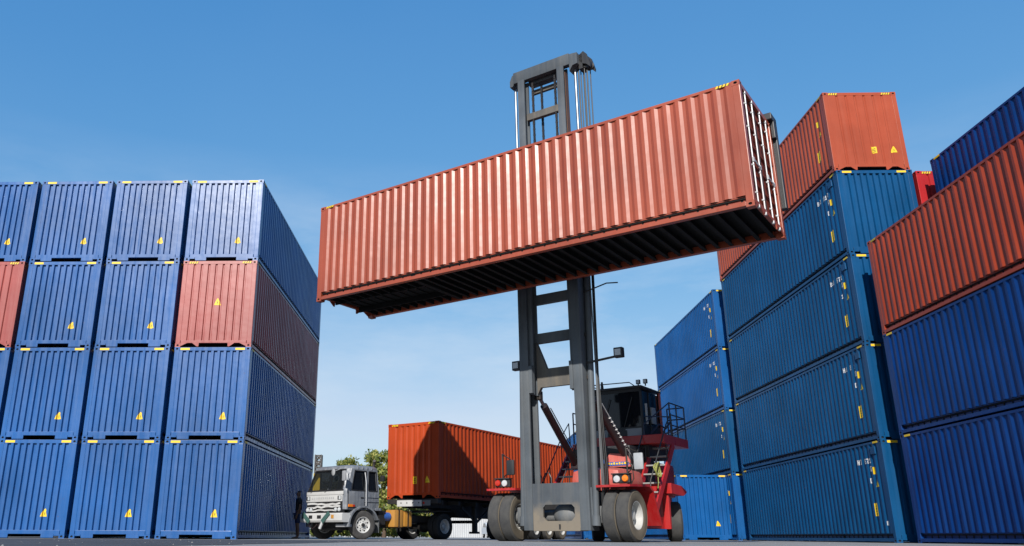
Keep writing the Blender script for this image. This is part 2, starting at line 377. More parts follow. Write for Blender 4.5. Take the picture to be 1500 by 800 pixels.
def casting_mesh(col):
    mb = MB(); s = .17; h = .118                      # outer faces: -x and -y carry the oval hole
    def face(o, u, vv, nrm):
        o, u, vv, nrm = map(Vector, (o, u, vv, nrm)); R = []
        for k in range(12):
            a = 2*PI*k/12; R.append(o + u*(.5*s + .040*math.cos(a)) + vv*(.5*h + .030*math.sin(a)))
        C = [o, o+u*s, o+u*s+vv*h, o+vv*h]
        I = [q - nrm*.035 for q in R]
        vs = C + R + I; fs = []
        idx = lambda k: 4 + k % 12
        quad = [1, 2, 3, 0]                            # corner opposite the ring's start: bridge ring to corners
        # ring order starts at +u and turns towards +v
        seq = [(2, range(0, 3)), (3, range(3, 6)), (0, range(6, 9)), (1, range(9, 12))]
        for cnr, ks in seq:
            for k in ks: fs.append((cnr, idx(k+1), idx(k)))
        for cnr, nxt, k in ((2, 3, 3), (3, 0, 6), (0, 1, 9), (1, 2, 0)): fs.append((cnr, nxt, idx(k)))
        mb.add(vs, fs, 0)
        base = len(mb.v) - 28
        for k in range(12): mb.f.append([base+idx(k), base+idx(k+1), base+12+idx(k+1), base+12+idx(k)]); mb.m.append(1)
        mb.f.append([base+12+idx(k) for k in range(12)]); mb.m.append(1)
    face((0,s,0), (0,-s/s,0), (0,0,1), (-1,0,0)); face((0,0,0), (1,0,0), (0,0,1), (0,-1,0))
    mb.add([(0,0,0),(s,0,0),(s,s,0),(0,s,0),(0,0,h),(s,0,h),(s,s,h),(0,s,h)], [(0,3,2,1),(4,5,6,7),(1,2,6,5),(2,3,7,6)], 0)
    mb.v = [(x-s/2, y-s/2, z) for x, y, z in mb.v]
    return mb.mesh('corner_casting', [M[col], M['hole']])

CACHE = {}
def cmesh(key, fn):
    if key not in CACHE: CACHE[key] = fn()
    return CACHE[key]
def mk(mb, name, *mats): return mb.mesh(name, [M[k] for k in mats])
def header_mesh(col): return mk(MB().box(-W/2+.165, W/2-.165, -.035, .035, H-.118, H-.008, bev=.006), 'header_beam', col)
def sill_mesh(col, style):
    mb = MB()
    x1 = W/2-.165
    if style == 'A':
        mb.box(-x1, x1, -.045, .045, .125, .235, bev=.006)
        for s in (-1, 1):
            a, b = sorted((s*.50, s*(x1-.17))); mb.prism([(a+.0,.128),(a+(.03 if s < 0 else .0),.018),(b-(.0 if s < 0 else .0),.018),(b,.128)], 'y', -.048, -.02)
            a, b = sorted((s*(x1-.165), s*x1)); mb.box(a, b, -.046, -.02, .075, .13)
    else:
        mb.box(-x1, x1, -.045, .045, .135, .215, bev=.006)
        for s in (-1, 1):
            mb.prism([(s*x1,.137),(s*(x1-.22),.137),(s*x1,.03)], 'y', -.048, -.03)
            mb.prism([(s*.46,.137),(s*.68,.137),(s*.52,.02),(s*.47,.02)], 'y', -.050, -.03)
    return mk(mb, 'sill_beam', col)
def post_mesh(col): return mk(MB().box(-.075, .075, -.08, .08, .116, H-.116, bev=.012), 'corner_post', col)
def toprail_mesh(col): return mk(MB().box(-.03, .03, -L/2+.17, L/2-.17, H-.075, H-.012), 'top_rail', col)
def botrail_mesh(col):                                 # lower flange flush, web set back; built for the +x side
    mb = MB().box(W/2-.137, W/2-.004, -L/2+.172, L/2-.172, .035, .125, bev=.005)
    mb.box(W/2-.135, W/2-.095, -L/2+.172, L/2-.172, .120, .235).box(W/2-.135, W/2-.050, -L/2+.172, L/2-.172, .236, .262)
    return mk(mb, 'bottom_rail', col)
def roof_mesh(col):
    mb = MB(); n = 60
    vs = []
    for i in range(n+1):
        y = -L/2+.09+(L-.18)*i/n; z = H-.03+(.018 if i % 2 else 0); vs += [(-W/2+.04,y,z),(W/2-.04,y,z)]
    return mk(mb.add(vs, [(2*i,2*i+1,2*i+3,2*i+2) for i in range(n)]), 'roof_panel', col)
def floor_mesh():
    mb = MB().box(-W/2+.06, W/2-.06, -L/2+.08, L/2-.08, .20, .225)
    y = -L/2+.32; k = 0
    while y < L/2-.2:
        if y < -L/2+3.3:
            for s in (-1, 1):
                a, b = sorted((s*.54, s*(W/2-.087))); mb.box(a, b, y, y+.045, .055, .20)
            mb.box(-.50, .50, y, y+.012, .170, .20)
        else:
            mb.box(-W/2+.087, W/2-.087, y, y+.045, .055, .20); mb.box(-W/2+.087, W/2-.087, y, y+.09, .050, .056)
        y += .305; k += 1
    for s in (-1, 1): a, b = sorted((s*.50, s*.535)); mb.box(a, b, -L/2+.1, -L/2+3.35, .045, .20)
    mb.box(-W/2+.087, W/2-.087, -L/2+3.36, -L/2+3.50, .045, .20)
    return mk(mb, 'underframe', 'under')
def cornermark_mesh(striped, end):                     # yellow high-cube bar on the header, near the corner
    mb = MB(); wd = .30
    if not striped: mb.box(-wd/2, wd/2, -.0035, .0, -.034, .034)
    else:
        n = 4
        for i in range(n):
            a = -wd/2 + wd*i/n
            mb.add([(a,-.0035,-.034),(a+wd/n*.62,-.0035,-.034),(a+wd/n,-.0035,.034),(a+wd/n*.38,-.0035,.034)], [(0,1,2,3)], 0)
            mb.add([(a+wd/n*.62,-.003,-.034),(a+wd/n,-.003,-.034),(a+wd/n*1.38 if i < n-1 else a+wd/n,-.003,.034),(a+wd/n,-.003,.034)], [(0,1,2,3)], 1)
    return mk(mb, 'corner_mark', 'yellow', 'black')
def sticker(kind, P, fn, s, z, k=1.0):
    mb = MB()
    if kind == 'tri':
        decal(mb, P, fn, [(s-.125*k,z),(s+.125*k,z),(s+.085*k,z+.13*k),(s+.018*k,z+.27*k),(s-.018*k,z+.27*k),(s-.085*k,z+.13*k)], 0, .005)
        decal(mb, P, fn, rect(s-.008, s+.010, z+.06*k, z+.15*k), 1, .008)
        return mk(mb, 'warning_sticker', 'yellow', 'black')
    if kind == 'sq':
        decal(mb, P, fn, rect(s-.11*k, s+.11*k, z, z+.30*k), 0, .005)
        for j in range(3): decal(mb, P, fn, rect(s-.07*k, s+.06*k, z+.05*k+.07*k*j, z+.075*k+.07*k*j), 1, .008)
        return mk(mb, 'data_sticker', 'yellow', 'black')
def side_fn_neg(s, d, z, off=0): return (-(W/2-.008-d+off), s, z)  # -x side
def id_characters(v):
    """one mesh per character; read from the left, so the letters step towards the near (-y) end"""
    out = []
    for txt, y0, z in ((v[0], -L/2+1.62, H-.62), (v[1], -L/2+.96, H-.86), (v[2], -L/2+1.02, H-1.20)):
        for ch in txt:
            if ch != ' ':
                mb = MB(); text(mb, SIDE, side_fn_neg, ch, y0, z, .15, -1); out.append(mk(mb, 'id_character', 'white'))
            y0 -= 4*.15/5*.8
    return out
def side_stickers(kind):
    s = -L/2
    if kind == 'bar': 
        mb = MB(); decal(mb, SIDE, side_fn_neg, rect(s+.62, s+.76, H-.95, H-.74), 0, .005); return mk(mb, 'data_sticker', 'yellow')
    if kind == 'tri': return sticker('tri', SIDE, side_fn_neg, s+.62, H-1.32, .85)
    if kind == 'plate':
        mb = MB(); decal(mb, SIDE, side_fn_neg, rect(s+.80, s+1.02, .75, 1.12), 0, .005)
        for j in range(4): decal(mb, SIDE, side_fn_neg, rect(s+.84, s+.98, .80+.075*j, .825+.075*j), 1, .008)
        return mk(mb, 'data_sticker', 'yellow', 'black')
    if kind == 'vent':
        return mk(MB().box(-W/2-.014, -W/2+.03, s+.42, s+.70, H-.38, H-.17, bev=.01), 'vent_cover', 'blue_teal')
    if kind == 'tag':
        mb = MB(); decal(mb, SIDE, side_fn_neg, rect(s+.33, s+.45, .48, .60), 0, .005); return mk(mb, 'white_tag', 'white')

def door_parts(root, col):
    y = L/2 - .075
    for s in (-1, 1):
        P = []; z = .25
        mb = MB()
        zs = [(.20,0),(.34,0)]
        for i in range(5): z0 = .34+i*.455; zs += [(z0+.05,.035),(z0+.34,.035),(z0+.39,0),(z0+.455,0)]
        zs[-1] = (H-.13, 0)
        x0, x1 = sorted((s*.012, s*1.075)); vs = []
        for z, d in zs: vs += [(x0, y-d, z), (x1, y-d, z)]
        mb.add(vs, [(2*i,2*i+1,2*i+3,2*i+2) for i in range(len(zs)-1)], 0)
        for a, b in ((x0, x0+.05), (x1-.05, x1)): mb.box(a, b, y-.04, y+.012, .19, H-.125, 0)
        mb.box(x0, x1, y-.04, y+.012, .19, .25, 0); mb.box(x0, x1, y-.04, y+.012, H-.19, H-.125, 0)
        for a, b in ((x0-.004, x0+.012), (x1-.012, x1+.016)): mb.box(a, b, y+.012, y+.020, .19, H-.125, 1)
        door = build(mb, 'door', [M[col], M['rubber']], root)
        for bx in (.30, .80):
            q = MB(); xx = s*bx
            q.tube([(xx, y+.05, .10), (xx, y+.05, H-.09)], .017, 8)
            for z in (.42, 1.05, 1.95, 2.5): q.box(xx-.024, xx+.024, y+.012, y+.066, z, z+.04, bev=.006)
            for z in (.085, H-.165): q.box(xx-.034, xx+.034, y+.02, y+.075, z, z+.07, bev=.01)
            build(q, 'lock_bar', M['galv'], door, 40)
            hd = MB().beam((xx, y+.075, 1.18), (xx+s*.34*(1 if bx < .5 else -1), y+.075, 1.16), .018, .035)
            hd.box(xx-.03, xx+.03, y+.045, y+.085, 1.13, 1.23); build(hd, 'handle', M['galv'], door)
        for z in (.40, 1.05, 1.75, 2.4):
            a, b = sorted((s*1.03, s*1.17)); hg = MB().box(a, b, y+.012, y+.042, z, z+.11, bev=.006); hg.tube([(s*1.12,y+.045,z-.02),(s*1.12,y+.045,z+.13)], .02, 8)
            build(hg, 'hinge', M[col], door)

def container(col, x, y, z, rz, label, end='A', marks='bar', group=None, front=(), side=None, doors=False, fork=None, jit=0.):
    """x, y: centre; local -y is the blind front end"""
    r = thing('shipping_container', label, 'container', (x+random.uniform(-jit,jit), y+random.uniform(-jit,jit), z), rz, group)
    style = fork or ('A' if end == 'A' else 'B')
    sp = cmesh(('side',col), lambda: mk(sheet(SIDE, side_pt, .262, H-.070), 'side_panel', col))
    link('side_panel', sp, r); link('side_panel', sp, r, rz=PI)
    ep = cmesh(('end',col,end), lambda: mk(sheet(ENDS[end], end_pt, .215, H-.112), 'end_panel', col))
    link('end_panel', ep, r)
    if not doors: link('end_panel', ep, r, rz=PI)
    pm = cmesh(('post',col), lambda: post_mesh(col)); cm = cmesh(('cast',col), lambda: casting_mesh(col))
    for sx, sy, a in ((-1,-1,0),(1,-1,PI/2),(1,1,PI),(-1,1,-PI/2)):
        link('corner_post', pm, r, (sx*(W/2-.078), sy*(L/2-.083), 0))
        for zz in (0, H-.118): link('corner_casting', cm, r, (sx*(W/2-.085), sy*(L/2-.085), zz), a)
    hm = cmesh(('head',col), lambda: header_mesh(col)); sm = cmesh(('sill',col,style), lambda: sill_mesh(col, style))
    for sy in (-1, 1):
        link('header_beam', hm, r, (0, sy*(L/2-.042), 0)); link('sill_beam', sm, r, (0, sy*(L/2-.055), 0), 0 if sy < 0 else PI)
    tm = cmesh(('tr',col), lambda: toprail_mesh(col)); bm_ = cmesh(('br',col), lambda: botrail_mesh(col))
    for sx in (-1, 1): link('top_rail', tm, r, (sx*(W/2-.036), 0, 0)); link('bottom_rail', bm_, r, rz=0 if sx > 0 else PI)
    link('roof_panel', cmesh(('roof',col), lambda: roof_mesh(col)), r)
    link('underframe', cmesh(('floor',), floor_mesh), r)
    if marks:
        mm = cmesh(('mark',marks), lambda: cornermark_mesh(marks == 'stripe', True))
        for sx in (-1, 1):
            link('corner_mark', mm, r, (sx*(W/2-.34), -L/2+.0065, H-.062))
            for ee in (-1, 1): link('corner_mark', mm, r, (sx*(W/2-.0055), ee*(L/2-.36), H-.044), sx*PI/2).scale = (1,1,.8)
    for i, (k, s, zz, sc) in enumerate(front):
        me = cmesh(('fs',k,end,s,zz,sc), lambda: sticker(k, ENDS[end], end_pt, s, zz, sc)); link(me.name.split('.')[0], me, r)
    if side:
        if side[0]:
            for me in cmesh(('num',side[0]), lambda: id_characters(side[0])): link('id_character', me, r)
        for k in side[1]:
            me = cmesh(('ss',k), lambda: side_stickers(k)); link(me.name.split('.')[0], me, r)
    if doors: door_parts(r, 'red_door')
    return r

TRI = (('tri', .50, .62, .84),)
TIER = ('on the ground', 'on the second tier', 'on the third tier', 'at the top')
COLN = ('rightmost', 'second from right', 'third from right', 'leftmost, cut off by picture edge,')
for j in range(4):
    for k in range(4):
        x = -6.485 - 2.578*j - W/2; y = 24.937 + L/2
        red = (j, k) in ((0, 2), (3, 2))
        pl = ('rightmost column of the left block', 'second column from right of the left block', 'third column from right of the left block', 'column of the left block cut off by the picture edge')[j]
        t = ('bottom', 'second tier', 'third tier', 'top')[k]
        lab = ('rosy red container among blue ones, third tier, ' if red else 'royal blue container, %s, ' % t)
        if red: lab += ('rightmost column of the left block', '', '', 'cut off by the left picture edge')[j]
        else: lab += pl
        container('red_rose' if red else 'blue_royal', x, y, k*H, -.0043, lab, 'B' if red else 'A', 'stripe' if red else 'bar', 'containers in the left block',
                  (('tri', .02, 1.38, .84),) if red else TRI, jit=.012)
NUM = [('H 0 857 1','EG','0'), ('H U 22 1','EG','0'), ('BHU 857 1','2G','1'), ('B 0 851 7','EG','0')]
# right row: near stack, whose long sides run out of the frame
RX = 12.49
R3y, R2y, R1y = 23.56-L/2, 24.549+L/2, 38.002+L/2
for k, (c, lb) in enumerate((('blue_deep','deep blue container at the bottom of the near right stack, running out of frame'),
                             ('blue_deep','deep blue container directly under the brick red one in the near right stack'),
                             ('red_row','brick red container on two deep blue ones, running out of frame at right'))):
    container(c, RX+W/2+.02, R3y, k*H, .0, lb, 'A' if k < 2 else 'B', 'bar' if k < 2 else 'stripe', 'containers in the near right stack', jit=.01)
# right row: middle stack, four blue with a red on top
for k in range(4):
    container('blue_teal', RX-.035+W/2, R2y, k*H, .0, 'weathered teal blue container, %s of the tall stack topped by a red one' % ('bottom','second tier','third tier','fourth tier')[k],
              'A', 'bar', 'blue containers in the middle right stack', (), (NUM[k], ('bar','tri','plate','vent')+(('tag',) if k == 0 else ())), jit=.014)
container('red_top', RX-.068+W/2, R2y+.024, 4*H, .0, 'terracotta red container on the very top of the tall right stack', 'C', 'stripe', None,
          (('sq', .18, .62, .78), ('tri', .82, .64, .82)), (None, ('bar','tri','plate')))
# right row: far stack behind the machine
for k in range(4):
    container('blue_bright' if k == 0 else 'blue_teal' if k == 1 else 'blue_royal' if False else 'blue_bright', RX-.07+W/2, R1y, k*H, .0,
              'blue container, %s of the far right stack behind the lifting machine' % ('bottom','second tier','third tier','top')[k], 'A', 'bar', 'containers in the far right stack',
              (), (NUM[(k+1) % 4], ('bar','tri','plate')), jit=.012)
container('blue_bright', 10.168+W/2, 38.963+L/2, 0, 0, 'single bright blue container with yellow warning triangle beside the machine rear wheel', 'A', 'bar', None, TRI)
# second row to the right, seen above and between the first
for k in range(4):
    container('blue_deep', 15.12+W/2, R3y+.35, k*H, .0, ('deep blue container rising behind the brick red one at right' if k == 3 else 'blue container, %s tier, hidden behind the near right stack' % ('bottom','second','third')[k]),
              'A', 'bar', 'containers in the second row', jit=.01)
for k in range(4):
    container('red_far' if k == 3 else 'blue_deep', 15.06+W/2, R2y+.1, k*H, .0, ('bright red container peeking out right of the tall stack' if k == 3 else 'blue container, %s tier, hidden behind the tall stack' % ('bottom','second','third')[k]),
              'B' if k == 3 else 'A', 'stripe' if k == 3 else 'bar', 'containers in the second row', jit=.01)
for k in range(2):
    container('blue_bright', 6.68+W/2, 46.0+L/2, k*H, .0, 'blue container far behind the lifting machine, %s one of two' % ('lower','upper')[k], 'A', 'bar', 'pair of containers far behind the machine', TRI)

# the container in the air
HA = Vector((-4.0055, 22.1898, 0)); HYAW = -.606; HZ = 6.4817
U = Vector((math.cos(HYAW), math.sin(HYAW), 0)); V = Vector((-math.sin(HYAW), math.cos(HYAW), 0))
c = HA + U*L/2 + V*W/2
container('red_held', c.x, c.y, HZ, HYAW-PI/2, 'long terracotta red container hanging in the air in front of the mast', 'T', 'stripe', None, (), None, doors=True)
# the container on the trailer
TA = Vector((-.6967, 31.5564, 0)); TYAW = 1.0034; TZ = 1.4844
TD = Vector((math.cos(TYAW), math.sin(TYAW), 0)); TW = Vector((-math.sin(TYAW), math.cos(TYAW), 0))
c = TA + TD*L/2 + TW*W/2
container('red_trailer', c.x, c.y, TZ, TYAW-PI/2, 'orange red container riding on the truck trailer, half in shadow', 'T', 'stripe', None,
          (('sq', .10, .55, .92), ('tri', .68, .58, .9)), None, fork='B')

# ------------------------------------------------------------------ wheels
def wheel(parent, x, y, r, wd, out, rimr, mats=('tyre','sidewall','rim'), groove=True, dish=.6, nuts=True, seg=48):
    """axis along x; out = +1 / -1: side the rim face looks to"""
    o = thing_part('wheel', parent, (x, y, r))
    h = wd/2; sh = r*.045
    prof = [(rimr, -h*.90), (rimr*1.06, -h*.98), (r*.86, -h), (r-sh*1.4, -h*.94), (r, -h*.72), (r, -h*.05), (r, h*.05), (r, h*.72), (r-sh*1.4, h*.94), (r*.86, h), (rimr*1.06, h*.98), (rimr, h*.90)]
    mi = [1,1,1,0,0,0,0,0,1,1,1]
    MB_ = MB().lathe(prof, (0,0,0), (1,0,0), seg, mis=mi)
    if groove:
        for s in (-1, 1): MB_.lathe([(r*.88, s*h*1.0), (r*.90, s*h*1.035), (r*.925, s*h*.985)], (0,0,0), (1,0,0), seg, 1)
    build(MB_, 'tyre', [M[mats[0]], M[mats[1]]], o, 35)
    d = out
    q = MB().lathe([(rimr, d*h*.90), (rimr*.97, d*h*.93), (rimr*.93, d*h*.86), (rimr*.86, d*h*(.86-dish*1.1)), (rimr*.62, d*h*(.80-dish*1.2)), (rimr*.34, d*h*(.86-dish*1.0)), (rimr*.30, d*h*(1.0-dish*.75)), (rimr*.20, d*h*(1.06-dish*.75)), (.001, d*h*(1.07-dish*.75))], (0,0,0), (1,0,0), seg)
    q.lathe([(rimr, -d*h*.9), (rimr*.9, -d*h*.85), (rimr*.85, 0)], (0,0,0), (1,0,0), seg)
    if nuts:
        for k in range(8):
            a = 2*PI*k/8; yy, zz = rimr*.5*math.cos(a), rimr*.5*math.sin(a); b = d*h*(.83-dish*1.1)
            q.tube([(b-.02, yy, zz), (b+.035*d, yy, zz)], rimr*.055, 6)
    rim = build(q, 'rim', M[mats[2]], o, 35)
    if mats[2] == 'truck_white' and dish < .5:           # the hand holes of the steel truck wheel
        for k in range(8):
            a = 2*PI*(k+.5)/8; yy, zz = rimr*.745*math.cos(a), rimr*.745*math.sin(a); b = d*h*(.83-dish*1.12)
            build(MB().lathe([(.001,0),(rimr*.10,0),(rimr*.10,.012*d),(.001,.012*d)], (b-.002*d, yy, zz), (1,0,0), 12), 'hand_hole', M['hole'], rim)
        build(MB().lathe([(rimr*.24,0),(rimr*.22,.05*d),(.001,.06*d)], (d*h*(.9-dish*.7), 0, 0), (1,0,0), 20), 'hub', M['truck_dark'], rim, 35)
    return o
def thing_part(name, parent, loc):
    o = bpy.data.objects.new(name, None); COL.objects.link(o); o.empty_display_size = .2; o.parent = parent; o.location = loc; return o

# ------------------------------------------------------------------ the container handler
O = HA + U*L/2 + V*W
hc = O - U*.39
HD = thing('container_handler', 'huge red container lifting machine with tall grey mast and double front tyres', 'container handler', (hc.x, hc.y, 0), HYAW)
def hp(mb, name, mats, smooth=None, label=None, parent=None):
    return build(mb, name, [M[k] for k in ([mats] if isinstance(mats, str) else mats)], parent or HD, smooth, label)
mc = .04; AX = 1.25; R = .625
for s in (-1, 1):
    for xo, out in ((1.83, 1), (1.47, 1)): wheel(HD, s*xo, AX, R, .345, s*out, .345, dish=.85)
    wheel(HD, s*1.22, 5.75, .56, .36, s, .31).rotation_euler = (0, 0, math.radians(27))
mb = MB().tube([(-1.5,AX,.625),(1.5,AX,.625)], .15, 16)
mb.lathe([(.12,-.42),(.24,-.30),(.33,-.14),(.35,0),(.33,.14),(.24,.30),(.12,.42)], (.15,AX,.66), (1,0,0), 24)
for s in (-1,1): mb.box(s*1.12-.16, s*1.12+.16, AX-.24, AX+.22, .45, .86, bev=.03)
hp(mb, 'front_axle', 'axle', 40)
hp(MB().tube([(-1.2,5.75,.56),(1.2,5.75,.56)], .12, 12).box(-.5,.5,5.55,5.95,.45,.75), 'rear_axle', 'dark_part', 40)
# chassis
mb = MB()
mb.prism([(2.0,.62),(6.3,.62),(6.5,.8),(6.5,1.25),(2.0,1.25)], 'x', -.92, .92)
hp(mb, 'chassis', 'handler_red')
hp(MB().box(-.92,.92,1.7,2.0,.55,1.22), 'front_crossmember', 'dark_part')
hp(MB().box(-1.0,1.0,4.95,6.75,1.25,2.25,bev=.12), 'counterweight', 'handler_red', 40)
for s in (-1, 1):                                     # side tanks behind the front wheels, rear blocks and fenders
    a, b = sorted((s*.93, s*1.44)); mb = MB().prism([(3.0,1.20),(3.1,.36),(4.62,.34),(4.62,1.28),(3.0,1.28)], 'x', a, b); hp(mb, 'side_tank', 'handler_red')
    a, b = sorted((s*1.441, s*1.47)); hp(MB().box(a,b,3.15,4.3,.66,1.22), 'step_gap_shade', 'dark_part')  # dark panel painting the shade of the gap behind the stairs
    a, b = sorted((s*1.441, s*1.62)); hp(MB().prism([(4.38,.34),(4.46,.34),(4.50,1.27),(4.38,1.27)], 'x', a, b), 'corner_upright', 'handler_red')
    a, b = sorted((s*1.0, s*1.76)); hp(MB().prism([(4.3,1.285),(5.2,1.25),(5.48,1.34),(5.48,1.39),(5.1,1.52),(4.3,1.56)], 'x', a, b), 'rear_fender', 'handler_red')
    # front fender: plate over the double tyres, folded down behind them
    a, b = sorted((s*1.16, s*2.06))
    hp(MB().prism([(.74,1.29),(1.95,1.34),(2.18,1.22),(2.62,.40),(2.66,.42),(2.23,1.26),(1.98,1.40),(.74,1.345)], 'x', a, b), 'front_fender', 'handler_red')
    a, b = sorted((s*.95, s*1.15)); hp(MB().box(a, b, 1.72, 2.5, .5, 1.28), 'inner_guard', 'handler_red')
mb = MB().box(-.02, 1.44, 1.62, 3.3, 1.20, 1.86, bev=.29); hp(mb, 'hood', 'hood_red', 50)
mb = MB().box(-.45, 1.08, 3.2, 4.95, 1.26, 2.56, bev=.05)
for k in range(8): mb.box(-.38,1.0,3.17,3.2,1.4+.14*k,1.45+.14*k)
hp(mb, 'engine_cover', 'dark_part')
sg = hp(MB().prism([(.36,1.98),(1.10,1.96),(1.10,2.12),(1.0,2.30),(.52,2.34),(.40,2.2)], 'y', 3.10, 3.16), 'name_board', 'hood_red')
mb = MB().box(.40,1.06,3.085,3.099,2.0,2.10,0)
hp(mb, 'board_stripe', 'blue_sheet', parent=sg)
mb = MB()
for i in range(7): mb.box(.46+.08*i,.51+.08*i,3.076,3.084,2.03,2.03+(.04 if i % 2 else .055))
hp(mb, 'board_lettering', 'yellow', parent=sg)
mb = MB().lathe([(.001,-.02),(.07,-.02),(.07,.02),(.001,.02)], (.28,3.12,2.12), (0,1,0), 16); hp(mb, 'round_badge', 'blue_sheet')
# cab on its platform
mb = MB().box(-.95, 1.76, 4.05, 6.0, 2.64, 2.90, bev=.02).box(-1.6, -.955, 5.05, 6.0, 2.66, 2.88)
hp(mb, 'platform', 'handler_red')
hp(MB().box(-1.2,1.2,4.3,5.8,2.3,2.64), 'cab_mount', 'dark_part')
CB = thing_part('cab', HD, (0, 0, 0))
x0, x1, y0, y1, z0, z1 = -.58, 1.08, 4.30, 5.75, 2.90, 4.30
hp(MB().box(x0+.02,x1-.02,y0,y0+.06,z0,z0+.24), 'front_panel', 'pale', parent=CB)
hp(MB().box(x0+.55,x0+1.15,y0-.02,y0,z0+.02,z0+.2).box(x0+.8,x0+1.1,y0-.022,y0,z0+.2,z0+.26), 'step_box', 'dark_part', parent=CB)
mb = MB()
for xx in (x0, x1-.06):
    for yy in (y0, y1-.07): mb.box(xx, xx+.06, yy, yy+.07, z0, z1)
mb.box(x0,x1,y0,y0+.07,z1-.09,z1-.002); mb.box(x0+.061,x1-.061,y0+.008,y0+.05,z0+.24,z0+.29)
mb.box(x1-.058,x1-.002,y0+.071,y1-.071,z0+.02,z0+.35); mb.box(x0+.002,x0+.058,y0+.071,y1-.071,z0+.02,z0+.35)
mb.box(x0+.061,x1-.061,y1-.06,y1,z0,z1-.1); mb.box(x1-.055,x1-.005,y0+.55,y0+.61,z0+.35,z1-.06)
hp(mb, 'cab_frame', 'dark_part', parent=CB)
hp(MB().box(x1-.001,x1+.04,y1-.12,y1-.02,z0+.1,z1+.04), 'rear_pillar', 'hood_red', parent=CB)
hp(MB().box(x0-.03,x1+.04,y0-.06,y1+.05,z1,z1+.08,bev=.03), 'roof', 'dark_part', 40, parent=CB)
hp(MB().box(x0+.06,x1-.06,y0+.02,y0+.03,z0+.29,z1-.09), 'front_window', 'cabglass', parent=CB)
for xx in (x0+.025, x1-.035): hp(MB().box(xx,xx+.01,y0+.07,y1-.07,z0+.35,z1-.06), 'side_window', 'cabglass', parent=CB)
mb = MB().box(.0,.5,4.85,5.05,z0+.5,z0+1.1,bev=.05).box(.0,.5,4.6,5.05,z0+.35,z0+.5,bev=.04); hp(mb, 'seat', 'dark_part', parent=CB)
mb = MB().tube([(.2,4.5,z0+.3),(.2,4.62,z0+.62)], .03, 8).lathe([(.16,0),(.18,.02),(.16,.04)], (.2,4.62,z0+.64), (0,.4,1), 20); hp(mb, 'steering_wheel', 'dark_part', parent=CB)
mb = MB()
for xx in (-.2,.5): mb.tube([(xx,4.285,z0+.3),(xx+.3,4.27,z1-.25)], .012, 6)
hp(mb, 'wiper', 'dark_part', parent=CB)
mb = MB().tube([(x0+.05,y0,z1+.08),(x0+.05,y0,z1+.22),(x1-.35,y0+.02,z1+.20),(x1-.2,y0+.02,z1+.08)], .016, 6)
mb.tube([(x0+.05,y1-.1,z1+.08),(x0+.05,y1-.1,z1+.2),(x1-.2,y1-.1,z1+.18)], .016, 6).tube([(x0+.05,y0,z1+.2),(x0+.05,y1-.1,z1+.2)], .016, 6)
hp(mb, 'roof_rail', 'dark_part', parent=CB)
hp(MB().tube([(x0+.42,y0+.05,z1+.07),(x0+.42,y0+.05,z1+.30)], .05, 12, r1=.03), 'beacon', 'dark_part', parent=CB)
for xx in (x1-.12, x1+.10):
    q = MB().box(xx-.06,xx+.06,y0+.1,y0+.18,z1+.14,z1+.27,0,bev=.01).box(xx-.045,xx+.045,y0+.09,y0+.099,z1+.155,z1+.255,1).box(xx-.015,xx+.015,y0+.12,y0+.15,z1+.07,z1+.14,0)
    hp(q, 'work_light', ('dark_part','clear'), parent=CB)
hp(MB().box(x1+.04,x1+.10,y0+.12,y0+.15,z0+.35,z0+.95).box(x1+.005,x1+.05,y0+.62,y0+.9,z0+.42,z0+.9), 'grab_handle', 'galv', parent=CB)
# platform railings
def railing(pts_, zb, zt, mids):
    mb = MB()
    for (xa, ya) in pts_: mb.tube([(xa,ya,zb),(xa,ya,zt)], .022, 6)
    for zz in [zt]+mids: mb.tube([(xa,ya,zz) for xa, ya in pts_], .020, 6)
    return mb
mb = railing([(1.72,4.75),(1.72,5.3),(1.72,5.95),(1.2,5.95)], 2.9, 3.86, [3.22,3.52])
mb.tube([(1.16,4.25,3.45),(1.72,4.75,3.45)], .018, 6).tube([(1.16,4.1,2.9),(1.16,4.1,3.2),(1.72,4.75,3.86)], .018, 6)
mb.tube([(1.30,4.25,2.95),(1.55,4.3,3.2),(1.62,4.6,3.1),(1.72,4.75,3.3)], .03, 6)
hp(mb, 'platform_railing', 'rail', 40)
mb = railing([(-1.56,5.1),(-1.56,5.5),(-1.56,5.95),(-.9,5.95)], 2.9, 3.86, [3.22,3.52])
mb.tube([(-1.0,4.7,2.9),(-1.0,4.7,3.7),(-1.1,4.9,3.95),(-1.35,5.1,3.95),(-1.56,5.3,3.6)], .022, 6)
hp(mb, 'platform_railing', 'rail', 40)
